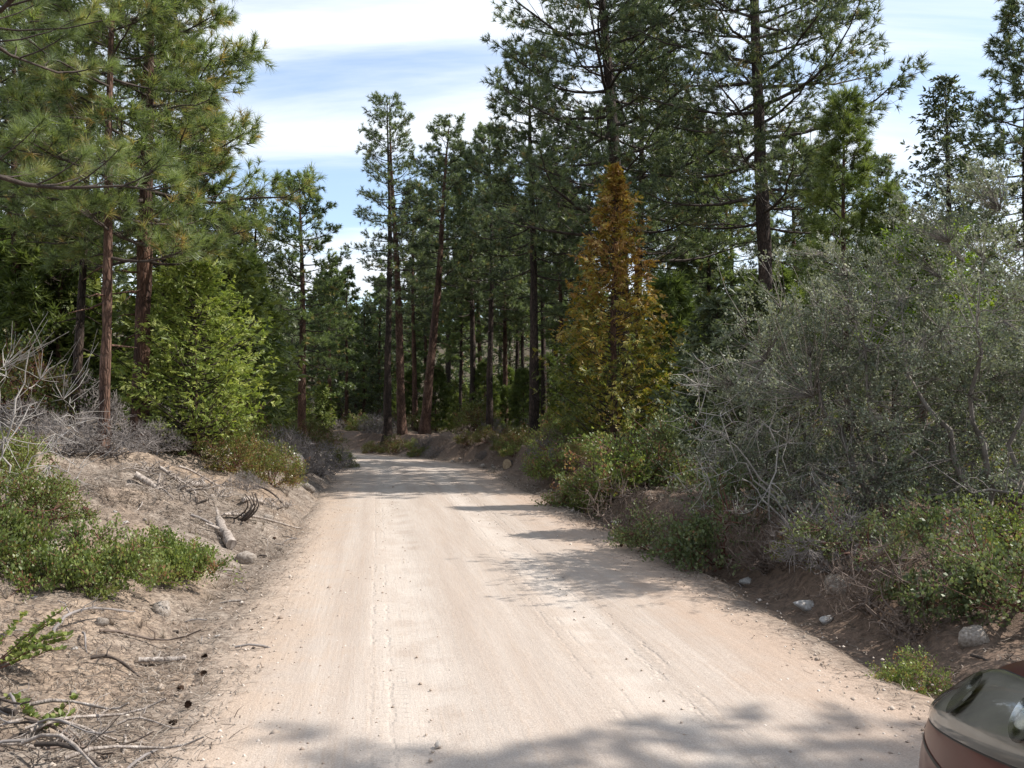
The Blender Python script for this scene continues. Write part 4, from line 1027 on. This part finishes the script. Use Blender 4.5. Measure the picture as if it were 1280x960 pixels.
# ------------------------------------------------------------------ logs, sticks, stones
def log_mesh(seed, ln, r0, r1, bendy=.12, sides=9, n=12, mat='deadwood', stubs=3):
    r = np.random.default_rng(seed)
    u = np.linspace(0, 1, n)
    p = np.stack([u * ln, bendy * ln * np.sin(u * 3 + r.uniform(0, 3)) * .5 + r.normal(0, .01 * ln, n) * .6, bendy * ln * .35 * np.sin(u * 4 + r.uniform(0, 3)) + 0 * u], -1)
    p -= p[0]
    rr = np.linspace(r0, r1, n) * (1 + .12 * r.normal(size=n)); 
    v, q = tubes(p[None], rr[None], sides)
    v = v + r.normal(0, r0 * .09, v.shape)
    g = Geo().add(v, q)
    for e_, rng_ in ((0, 0), (n - 1, 1)):
        ring = np.arange(sides) + e_ * sides
        c = v[ring].mean(0)
        vv = np.concatenate([v[ring], c[None]]); t = np.stack([np.arange(sides), np.roll(np.arange(sides), -1), np.full(sides, sides)], -1)
        g.add(vv, None, t if rng_ else t[:, ::-1])
    for s in range(stubs):
        i = int(r.integers(2, n - 1)); d = unit(np.array([[r.uniform(-.2, .7), r.normal(), abs(r.normal()) * .8]]))[0]
        l_ = r.uniform(.5, 2.4) * max(r0, .03) * 2.2
        pp = np.linspace(p[i], p[i] + d * l_, 4) + r.normal(0, .01, (4, 3))
        v2, q2 = tubes(pp[None], np.linspace(rr[i] * .5, rr[i] * .2, 4)[None], 5); g.add(v2, q2)
    return g.mesh('log', M[mat], True)

def lay(me, name, label, cat, x, y, rz, tilt=0.0, group=None, lift=0.03, scale=None):
    o_ = obj(name, me, None, (x, y, gz(x, y) + lift))
    o_.rotation_euler = (0, tilt, rz)
    if scale: o_.scale = (scale,) * 3
    return tag(o_, label, cat, group)

def lay2(seed, name, label, cat, p0, p1, r0, r1, bendy, stubs, mat='deadwood', lift=.04, lift1=None):
    """a log or branch lying from one picture point on the ground to another"""
    (x0, y0), (x1, y1) = hit(*p0), hit(*p1)
    z0, z1 = gz(x0, y0) + lift, gz(x1, y1) + (lift if lift1 is None else lift1)
    ff = np.linspace(0, 1, 12); bulge = float((height(x0 + (x1 - x0) * ff, y0 + (y1 - y0) * ff) + .03 - (z0 + (z1 - z0) * ff)).max())
    z0 += max(0, bulge) * .9; z1 += max(0, bulge) * .9
    ln = math.sqrt((x1 - x0) ** 2 + (y1 - y0) ** 2 + (z1 - z0) ** 2)
    me = log_mesh(seed, ln, r0, r1, bendy, 9, 14, mat, stubs)
    o_ = obj(name, me, None, (x0, y0, z0))
    o_.rotation_euler = (0, -math.asin((z1 - z0) / ln), math.atan2(y1 - y0, x1 - x0))
    return tag(o_, label, cat)
lay2(1, 'fallen_log', 'thick bleached dead log lying beside the green manzanita mound', 'log', (291, 688), (238, 612), .062, .038, .14, 4)
lay2(2, 'fallen_log', 'crooked grey dead limb lying across the bleached log', 'log', (170, 604), (262, 640), .045, .022, .2, 6, lift=.1)
lay2(3, 'fallen_log', 'forked pale dead limb behind the bleached log', 'log', (255, 612), (200, 592), .04, .018, .25, 7, lift=.08)
lay2(4, 'fallen_branch', 'long thin straight branch pointing at the road', 'branch', (282, 650), (384, 656), .02, .008, .1, 3)
lay2(5, 'fallen_log', 'short grey stick log at the edge of the manzanita mound', 'log', (178, 828), (236, 824), .02, .016, .05, 1, lift=.015)
lay2(6, 'fallen_branch', 'curved dark stick on the litter slope', 'branch', (118, 828), (190, 836), .011, .006, .45, 1, 'limb', lift=.02)
lay2(7, 'fallen_branch', 'dry branch with many forks below the rusty manzanita', 'branch', (225, 588), (300, 606), .022, .008, .25, 7, lift=.06)
lay2(8, 'fallen_branch', 'grey branch with upright forks near the road edge', 'branch', (305, 634), (400, 630), .03, .01, .2, 8, lift=.06)
lay2(9, 'fallen_branch', 'bleached branch leaning on the rusty manzanita', 'branch', (278, 590), (262, 566), .03, .014, .2, 4, lift=.05, lift1=.5)
lay2(16, 'fallen_branch', 'dark broken branch across the litter beyond the logs', 'branch', (320, 612), (375, 640), .02, .007, .25, 7, 'limb', lift=.05)
lay2(17, 'fallen_branch', 'thin curved grey branch under the bleached log', 'branch', (240, 650), (330, 672), .014, .006, .3, 4, 'greytwig', lift=.03)
lay2(18, 'fallen_branch', 'forked grey stick on the slope below the manzanita mound', 'branch', (70, 800), (140, 760), .012, .005, .25, 5, 'greytwig', lift=.04)
lay2(15, 'fallen_branch', 'long bare reddish branch arching over the ditch by the car', 'branch', (1300, 790), (1150, 770), .017, .006, .4, 9, 'redstem', lift=.32, lift1=.22)
lay2(19, 'fallen_branch', 'bare pinkish branch crossing behind the reddish one', 'branch', (1310, 760), (1090, 740), .016, .005, .3, 9, 'redstem', lift=.35, lift1=.3)

lw = thing('cut_log', 'cut log with pale sawn end sticking out of the berm', 'log', (px(634, 24), 24, gz(px(634, 24), 24) + .12), rad(64))
obj('log_body', log_mesh(10, 1.3, .14, .13, .03, 12, 8, 'limb', 0), lw)
dsk = np.concatenate([np.stack([np.full(16, -.012), .135 * np.cos(np.arange(16) / 16 * 6.283), .16 * np.sin(np.arange(16) / 16 * 6.283)], -1), [[-.02, 0, 0]]])
obj('sawn_end', mesh_np('sawn_end', dsk, None, np.stack([np.roll(np.arange(16), -1), np.arange(16), np.full(16, 16)], -1), M['cutwood']), lw)

tangle = make_shrub(187, .6, .4, .28, nstem=14, nend=70, lper=0, wood='deadwood', lump=.7, shell=.4, tw=.004, curve=.5, stem_r=.016, sec_r=.5)
for (c, row, s_t, rz, lab) in ((225, 612, 1.0, .2, 'tangle of bleached dead branches behind the green manzanita mound'), (275, 622, .8, 1.7, 'tangle of dead branches over the bleached log'),
                               (345, 634, .8, 2.8, 'tangle of dead twigs spilling toward the road'), (185, 590, .8, 4.0, 'tangle of dead twigs beside the large grey bush'),
                               (70, 940, .5, 1.0, 'tangle of grey twigs in the stick pile')):
    place_shrub(tangle, 'branch_tangle', lab, 'dead branches', *hit(c, row), rz, s_t)

# clump of upright charred sticks
us = thing('stick_clump', 'clump of upright dark curved sticks beside the bleached log', 'sticks', (*hit(300, 648), gz(*hit(300, 648))))
for i in range(7):
    r = np.random.default_rng(700 + i)
    s_ = np.linspace(0, 1, 6)[:, None]
    p = np.array([r.normal(0, .09), r.normal(0, .08), -.03]) + np.array([r.normal(0, .22), r.normal(0, .15), .34]) * s_ + np.array([.12, 0, 0]) * np.sin(s_ * 3)
    v, q = tubes(p[None], np.linspace(.014, .006, 6)[None], 5)
    obj('stick', Geo().add(v, q).mesh('stick', M['limb'], True), us)

def rock_mesh(seed, flat=.6, mat='stone', n=14):
    r = np.random.default_rng(seed)
    u, v_ = np.meshgrid(np.linspace(0, 2 * np.pi, n, endpoint=False), np.linspace(0.02, np.pi - .02, n // 2 + 2))
    d = np.stack([np.cos(u) * np.sin(v_), np.sin(u) * np.sin(v_), np.cos(v_)], -1)
    rr = np.ones(d.shape[:2])
    for i in range(17):     # chop with planes for facets
        nn = rand_unit(r, 1)[0]; c = r.uniform(.5, .85)
        dot = d @ nn
        rr = np.where(dot > .05, np.minimum(rr, c / np.maximum(dot, .05)), rr)
    rr = rr * (1 + .02 * r.normal(size=rr.shape))
    P = d * rr[..., None] * np.array([1, r.uniform(.65, .9), flat])
    m_, n_ = rr.shape
    ii = np.arange(m_ * n_).reshape(m_, n_)
    q = np.stack([ii[:-1], ii[1:], np.roll(ii[1:], -1, 1), np.roll(ii[:-1], -1, 1)], -1).reshape(-1, 4)
    return mesh_np('rock', P.reshape(-1, 3), q, None, M[mat], False)

rocks = [rock_mesh(800 + i, .55 + .1 * i) for i in range(4)]
palerocks = [rock_mesh(820 + i, .45 + .08 * i, 'stone_pale') for i in range(2)]
def rock(me, label, x, y, s, rz, name='rock', group=None, sink=.3, cat='rock'):
    o_ = obj(name, me, None, (x, y, gz(x, y) + s * (.5 - sink)), rz, s)
    return tag(o_, label, cat, group)
for (me, label, c, row, s_r, rz, nm, snk) in (
        (rock_mesh(840, .75, 'stone', 22), 'rounded grey boulder beside the rusty green manzanita', 362, 590, .36, .4, 'boulder', .1),
        (rocks[1], 'flat topped brown rock by the end of the bleached log', 307, 703, .17, .3, 'rock', .2),
        (rocks[2], 'half buried rock under the green manzanita mound', 205, 764, .13, 1.2, 'rock', .35),
        (rocks[0], 'pale half buried rock beside the pile of grey sticks', 98, 918, .075, 2.0, 'rock', .35),
        (rocks[3], 'rock on the orange soil at the edge of the manzanita mound', 130, 778, .06, .2, 'rock', .3),
        (rocks[2], 'long rock at the road edge below the boulder', 385, 612, .2, 2.1, 'rock', .3),
        (rocks[1], 'yellowish rock among the dead branches', 335, 650, .12, 1.0, 'rock', .3),
        (palerocks[0], 'white rock in the ditch at the mouth of the eroded bank', 1005, 758, .15, .5, 'rock', .35),
        (palerocks[1], 'white flat rock in the shaded ditch nearer the car', 1030, 776, .10, 1.5, 'rock', .35),
        (palerocks[1], 'white rock in the ditch under the small manzanita', 930, 728, .10, 2.5, 'rock', .35),
        (palerocks[0], 'white flat stone at the road edge below the spreading manzanita', 771, 655, .12, .2, 'rock', .35),
        (rocks[0], 'brown boulder lodged in the eroded bank', 1045, 735, .2, .9, 'rock', .45),
        (rocks[3], 'brown rock at the foot of the big leafed manzanita', 1215, 800, .14, 2.9, 'rock', .45)):
    rock(me, label, *hit(c, row), s_r, rz, nm, None, snk, 'boulder' if nm == 'boulder' else 'rock')
rr_ = np.random.default_rng(31)
for i in range(46):
    d = rr_.uniform(3.4, 13); t = -rr_.uniform(2.1, 4.4)
    x = float(road_centre(d)) + t
    o_ = rock((rocks + palerocks)[int(rr_.integers(6))], 'small stone lying in the litter of the bank below the logs', x, d, rr_.uniform(.012, .045), rr_.uniform(0, 6), 'stone', 'stones on the litter bank', .38, 'stone')
for i in range(26):
    d = rr_.uniform(10, 30); t = rr_.uniform(2.0, 3.2)
    rock(rocks[int(rr_.integers(4))], 'rough brown stone in the dirt berm along the road', float(road_centre(d)) + t, d, rr_.uniform(.04, .14), rr_.uniform(0, 6), 'stone', 'stones in the berm', .2, 'stone')
# pine cones
cg = Geo(); rc = np.random.default_rng(3)
for lv in range(7):
    zc = (lv / 6 - .5) * 1.5; rd = .75 * math.sqrt(max(0.08, 1 - (zc / .95) ** 2))
    for k in range(9):
        a = k / 9 * 6.283 + lv * .35
        d = np.array([[math.cos(a), math.sin(a), .35]])
        leaves(cg, rc, np.array([[0, 0, zc]]), d, rd + .25, .5, np.array([.5]), .1, np.array([[0, 0, 1.0]]))
cone_me = cg.mesh('pine_cone', M['cone'])
for i, (c, d) in enumerate(((259, 843), (229, 862), (258, 822), (776, 683), (345, 674), (222, 905), (240, 880))):
    x, y = hit(c, d); o_ = obj('pine_cone', cone_me, None, (x, y, max(gz(x, y), 0.0) + .02)); o_.rotation_euler = (1.3, .3 * i, i); o_.scale = (.024,) * 3
    tag(o_, 'dark fallen pine cone lying on the ground by the road', 'pine cone', 'fallen pine cones')
# sticks
stick_me = [log_mesh(900 + i, .5, .009, .004, .35, 5, 7, ['deadwood', 'greytwig', 'browntwig', 'limb', 'deadwood'][i], 2) for i in range(5)]
for i in range(90):
    d = rr_.uniform(3.5, 12.5); t = -rr_.uniform(2.0, 4.6)
    if i > 62: d = rr_.uniform(5.5, 13); t = rr_.uniform(2.15, 3.6)
    lay(stick_me[i % 5], 'fallen_stick', 'dry stick lying in the litter of the bank below the logs' if t < 0 else 'dry stick lying in the ditch under the manzanitas', 'stick',
        float(road_centre(d)) + t, d, rr_.uniform(0, 6.28), rr_.uniform(-.12, .06), 'sticks on the litter bank' if t < 0 else 'sticks in the ditch', .02, rr_.uniform(.4, 1.3))
for i in range(26):
    x, y = hit(40, 925)[0] + rr_.normal(0, .17), hit(40, 925)[1] + rr_.normal(0, .13)
    lay(stick_me[i % 5], 'fallen_stick', 'grey stick in the pile beside the small manzanita sprig', 'stick', x, y, rr_.uniform(-.7, .7) + (3.1 if i % 2 else 0), rr_.uniform(-.3, .1), 'pile of grey sticks', .03 + .12 * rr_.random(), rr_.uniform(.6, 1.3))

# ------------------------------------------------------------------ litter, pebbles
def scatter(n, fx, seed):
    r = np.random.default_rng(seed)
    return fx(r, n)
def litter_geo(n, seed, tlo, thi, ylo, yhi, Lr, w):
    r = np.random.default_rng(seed)
    y = ylo + (yhi - ylo) * r.random(n) ** 1.5
    t = r.uniform(tlo, thi, n)
    x = road_centre(y) + t
    dens = fbm(x * 1.3, y * 1.3, 61, 3)
    keep = (dens > r.uniform(-.7, .3, n)) & (r.random(n) < sstep(1.7, 2.5, np.abs(t)) + .12)
    x, y = x[keep], y[keep]; n = len(x)
    z = height(x, y) + .006 + .02 * r.random(n)
    a = r.uniform(0, 6.283, n); L_ = r.uniform(*Lr, n)
    d = np.stack([np.cos(a), np.sin(a), r.normal(0, .18, n)], -1) * L_[:, None]
    s = np.stack([-np.sin(a), np.cos(a), 0 * a], -1) * w * r.uniform(.6, 1.5, n)[:, None]
    p = np.stack([x, y, z], -1)
    bow = np.stack([-np.sin(a), np.cos(a), np.abs(r.normal(0, .2, n))], -1) * L_[:, None] * .12
    v = np.stack([p - s, p + s, p + d * .5 + bow + s, p + d * .5 + bow - s, p + d], 1)
    o_ = np.arange(n)[:, None] * 5
    return v.reshape(-1, 3), o_ + np.array([[0, 1, 2, 3]]), o_ + np.array([[3, 2, 4]]), np.repeat(r.random(n) ** .8, 5)
gl = Geo()
for a in ((52000, 1, -5.2, -1.75, 3.0, 13, (.04, .16), .0022), (22000, 2, 1.7, 5.0, 4.0, 15, (.04, .16), .0024), (7000, 3, -4.5, -2.0, 10, 24, (.08, .25), .004), (11000, 4, 1.9, 4.5, 13, 33, (.1, .3), .006)):
    gl.add(*litter_geo(*a))
o = obj('needle_litter', gl.mesh('needle_litter', M['litter']))
tag(o, 'fallen pine needles and straw scattered over the banks', 'litter', None, 'stuff')

r = np.random.default_rng(71)
n = 9000
y = 3 + 22 * r.random(n) ** 1.8; t = r.uniform(-2.6, 2.4, n); keep = r.random(n) < .15 + .85 * sstep(.6, 2.2, np.abs(t)); y, t = y[keep], t[keep]; n = len(y)
x = road_centre(y) + t
z = np.maximum(height(x, y) , -.02) + .004
s = r.uniform(.004, .016, n) * np.where(r.random(n) < .04, 2.2, 1)
base = np.array([[1, 0, 0], [-.6, .8, 0], [-.5, -.85, 0], [0, 0, .8], [.1, .1, -.5]])
v = np.stack([x, y, z], -1)[:, None] + base[None] * s[:, None, None] * r.uniform(.6, 1.3, (n, 5, 1))
o_ = np.arange(n)[:, None] * 5
tr = np.concatenate([o_ + np.array([[a, b, c]]) for a, b, c in ((0, 1, 3), (1, 2, 3), (2, 0, 3), (1, 0, 4), (2, 1, 4), (0, 2, 4))])
o = obj('road_gravel', mesh_np('road_gravel', v.reshape(-1, 3), None, tr, M['pebble'], False, {'tint': np.repeat(r.random(n), 5)}))
tag(o, 'loose gravel scattered over the dirt road', 'gravel', None, 'stuff')

# dry grass on banks
r = np.random.default_rng(72)
gg = Geo(); P_, D_ = [], []
for i in range(260):
    d = 3.5 + 24 * r.random() ** 1.6; t = -r.uniform(2.4, 5.5) if r.random() < .75 else r.uniform(2.3, 4)
    x0, y0 = float(road_centre(d)) + t, d
    P_.append((x0, y0, gz(x0, y0))); D_.append((r.normal(0, .2), r.normal(0, .2), 1))
needles(gg, r, np.array(P_), unit(np.array(D_)), .17, .0018, 26, r.uniform(.4, 1, len(P_)), .0, (5, 60))
o = obj('dry_grass', gg.mesh('dry_grass', M['litter'])); tag(o, 'dry straw coloured grass tufts on the banks', 'grass', None, 'stuff')

# ------------------------------------------------------------------ parked car
def build_car(cx, cy, heading):
    paint = plain_mat('maroon_paint', (0.06, 0.007, 0.006), .4, 0.0, .2, .2)
    glass = plain_mat('car_glass', (0.012, 0.014, 0.015), .05, 0, .6)
    rubber = plain_mat('tyre_rubber', (0.02, 0.02, 0.02), .85)
    alloy = plain_mat('alloy', (0.5, 0.5, 0.5), .35, .9)
    seam = plain_mat('seam_rubber', (0.012, 0.011, 0.01), .6)
    amber = plain_mat('lamp_housing', (0.60, 0.57, 0.52), .35, .1)
    chrome = plain_mat('lamp_reflector', (0.72, 0.72, 0.70), .12, 1.0)
    m, n, l = new_mat('clear_lens')
    gl_ = n.new('ShaderNodeBsdfGlossy'); gl_.inputs['Roughness'].default_value = .03
    tr_ = n.new('ShaderNodeBsdfTransparent'); tr_.inputs['Color'].default_value = (.88, .87, .84, 1)
    fr = n.new('ShaderNodeFresnel'); fr.inputs['IOR'].default_value = 1.9
    mx = n.new('ShaderNodeMixShader'); o_ = n.new('ShaderNodeOutputMaterial')
    l.new(fr.outputs[0], mx.inputs[0]); l.new(tr_.outputs[0], mx.inputs[1]); l.new(gl_.outputs[0], mx.inputs[2]); l.new(mx.outputs[0], o_.inputs['Surface'])
    lens = m
    # level: z, front reach, rear reach, half width, exponent
    LV = np.array([[.22, 2.00, 2.05, .78, 4.2], [.34, 2.09, 2.11, .85, 4.2], [.50, 2.13, 2.14, .88, 4.0], [.64, 2.12, 2.14, .885, 3.8], [.76, 2.08, 2.12, .885, 3.6],
                   [.86, 2.02, 2.1, .875, 3.4], [.94, 1.94, 2.07, .85, 3.3], [.985, 1.82, 2.0, .80, 3.2], [1.01, 1.5, 1.85, .66, 3.0], [1.025, .9, 1.3, .35, 2.6], [1.03, .2, .4, .05, 2.2]])
    K = len(LV)
    def S(th, v):
        th, v = np.broadcast_arrays(np.asarray(th, float), np.asarray(v, float))
        i = np.clip(np.floor(v).astype(int), 0, K - 2); f = (v - i)[..., None]
        p0, p1, p2, p3 = (LV[np.clip(i + j, 0, K - 1)] for j in (-1, 0, 1, 2))
        P = .5 * (2 * p1 + (p2 - p0) * f + (2 * p0 - 5 * p1 + 4 * p2 - p3) * f ** 2 + (3 * p1 - p0 - 3 * p2 + p3) * f ** 3)
        c, s_ = np.cos(th), np.sin(th)
        a = np.where(c > 0, P[..., 1], P[..., 2])
        x = a * np.sign(c) * np.abs(c) ** (2 / P[..., 4]); y = P[..., 3] * np.sign(s_) * np.abs(s_) ** (2 / P[..., 4])
        z = P[..., 0]
        top = sstep(.62, .98, z)
        z = z - top * .15 * np.clip((x - .5) / 1.5, 0, 1.2) ** 2
        return np.stack([x, y, z], -1)
    def nrm(th, v, e=1e-3):
        a = S(th + e, v) - S(th - e, v); b = S(th, np.minimum(v + e, K - 1)) - S(th, np.maximum(v - e, 0))
        return unit(np.cross(a, b))
    def grid(th, v, mat, name, parent, off=0.0, loop=False):
        P = S(th, v) + nrm(th, v) * (off if np.isscalar(off) else np.asarray(off)[..., None])
        h, w = P.shape[:2]; ii = np.arange(h * w).reshape(h, w)
        if loop: q = np.stack([ii[:-1], np.roll(ii[:-1], -1, 1), np.roll(ii[1:], -1, 1), ii[1:]], -1).reshape(-1, 4)
        else: q = np.stack([ii[:-1, :-1], ii[:-1, 1:], ii[1:, 1:], ii[1:, :-1]], -1).reshape(-1, 4)
        return obj(name, mesh_np(name, P.reshape(-1, 3), q, None, mat, True), parent)
    car = thing('parked_car', 'maroon car with clear swept back headlight parked on the dirt road', 'car', (cx, cy, -.02), heading, None, 1.08)
    th = np.linspace(0, 2 * np.pi, 200, endpoint=False)
    vv = np.linspace(0, K - 1, 61)
    TH, V = np.meshgrid(th, vv)
    body = grid(TH, V, paint, 'body', car, 0.0, True)
    # headlights
    for sgn in (1, -1):
        p, q_ = np.meshgrid(np.linspace(0, 1, 40), np.linspace(0, 1, 22))
        def region(p, q_, grow=0.0):
            pg = p * (1 + 2 * grow) - grow
            tt = rad(27) + rad(48) * pg
            lo = 3.3 + 1.5 * pg ** 1.15; hi = 6.5 + .45 * pg
            # rounded ends
            sq = np.sqrt(np.clip(1 - np.abs(2 * p - 1) ** 5, 0, 1))
            mid_ = (lo + hi) / 2; half = (hi - lo) / 2 * sq * (1 + 2.2 * grow)
            return sgn * tt, mid_ + half * (2 * q_ - 1)
        def patch(mat, name, parent, off, grow=0.0):
            a, b = region(p, q_, grow)
            if sgn < 0: a, b = a[:, ::-1], b[:, ::-1]
            off_ = off if np.isscalar(off) else (off if sgn > 0 else off[:, ::-1])
            return grid(a, b, mat, name, parent, off_)
        hl = patch(seam, 'headlight', car, .003, .022)
        patch(amber, 'housing', hl, .005, 0.0)
        # reflector bowls inside the housing
        for pc, rr_b in ((.30, .07), (.66, .06)):
            a, b = region(np.array([[pc]]), np.array([[.55]]))
            c = (S(a, b) + nrm(a, b) * .004)[0, 0]
            uu, ww = np.meshgrid(np.linspace(0, 2 * np.pi, 24, endpoint=False), np.linspace(.15, 1, 6))
            nn = nrm(a, b)[0, 0]; e1 = unit(np.cross(nn, [0, 0, 1.0])[None])[0]; e2 = np.cross(nn, e1)
            P = c + (e1 * np.cos(uu)[..., None] + e2 * np.sin(uu)[..., None]) * (ww * rr_b)[..., None] + nn * (.012 * ww ** 2)[..., None]
            ii = np.arange(P.shape[0] * P.shape[1]).reshape(P.shape[:2])
            obj('reflector', mesh_np('reflector', P.reshape(-1, 3), np.stack([ii[:-1], np.roll(ii[:-1], -1, 1), np.roll(ii[1:], -1, 1), ii[1:]], -1).reshape(-1, 4), None, chrome, True), hl)
        bulge = .006 + .022 * np.clip(1 - (2 * p - 1) ** 4, 0, 1) * np.clip(1 - (2 * q_ - 1) ** 4, 0, 1)
        patch(lens, 'lens', hl, bulge, 0.0)
    # bumper seam and grille at the nose
    t2, v2 = np.meshgrid(np.linspace(rad(-62), rad(62), 90), np.linspace(2.92, 3.0, 3))
    grid(t2, v2, seam, 'bumper_seam', car, .002)
    t2, v2 = np.meshgrid(np.linspace(rad(-14), rad(14), 40), np.linspace(1.1, 2.3, 8))
    grid(t2, v2, seam, 'grille', car, .004)
    # hood shut line
    t2, v2 = np.meshgrid(np.linspace(rad(-70), rad(70), 90), np.linspace(7.5, 7.54, 3))
    grid(t2, v2, seam, 'hood_seam', car, .002)
    # cabin
    CB = [(1.0, .95, 1.9, .76), (1.2, .62, 1.75, .70), (1.4, .28, 1.55, .62), (1.47, .1, 1.4, .57)]
    rows = []
    for (z, xf, xr, w) in CB:
        c, s_ = np.cos(th), np.sin(th)
        rows.append(np.stack([np.where(c > 0, xf, xr) * np.sign(c) * np.abs(c) ** .5, w * np.sign(s_) * np.abs(s_) ** .5, np.full_like(th, z)], -1))
    P = np.array(rows); ii = np.arange(P.shape[0] * P.shape[1]).reshape(P.shape[:2])
    obj('window_glass', mesh_np('window_glass', P.reshape(-1, 3), np.stack([ii[:-1], np.roll(ii[:-1], -1, 1), np.roll(ii[1:], -1, 1), ii[1:]], -1).reshape(-1, 4), None, glass, True), car)
    P = np.array([rows[-1] * np.array([f, f, 1]) + np.array([-.3 * (1 - f), 0, .055 * (1 - f ** 2) + .002]) for f in (1.02, .95, .8, .55, .25, .02)]); ii = np.arange(P.shape[0] * P.shape[1]).reshape(P.shape[:2])
    obj('roof', mesh_np('roof', P.reshape(-1, 3), np.stack([ii[:-1], np.roll(ii[:-1], -1, 1), np.roll(ii[1:], -1, 1), ii[1:]], -1).reshape(-1, 4), None, paint, True), car)
    # wheels
    aa = np.linspace(0, 2 * np.pi, 32, endpoint=False)
    def lathe(prof):
        P = np.array([np.stack([r_ * np.cos(aa), np.full_like(aa, y_), r_ * np.sin(aa)], -1) for r_, y_ in prof]); ii = np.arange(P.shape[0] * 32).reshape(-1, 32)
        return P.reshape(-1, 3), np.stack([ii[:-1], np.roll(ii[:-1], -1, 1), np.roll(ii[1:], -1, 1), ii[1:]], -1).reshape(-1, 4)
    tv, tq = lathe([(.2, -.1), (.29, -.11), (.325, -.08), (.325, .08), (.29, .11), (.2, .1)])
    rv, rq_ = lathe([(.205, .1), (.19, .085), (.12, .07), (.05, .09), (.004, .09)])
    tme, rme = mesh_np('tyre', tv, tq, None, rubber, True), mesh_np('rim', rv, rq_, None, alloy, True)
    for wx in (1.32, -1.3):
        for sy in (1, -1):
            wh_ = obj('wheel', None, car, (wx, sy * .79, .345), 0 if sy > 0 else math.pi)
            wh_.empty_display_size = .1
            obj('tyre', tme, wh_); obj('rim', rme, wh_)
    return car
build_car(2.28, 0.80, rad(90 + 8.7))
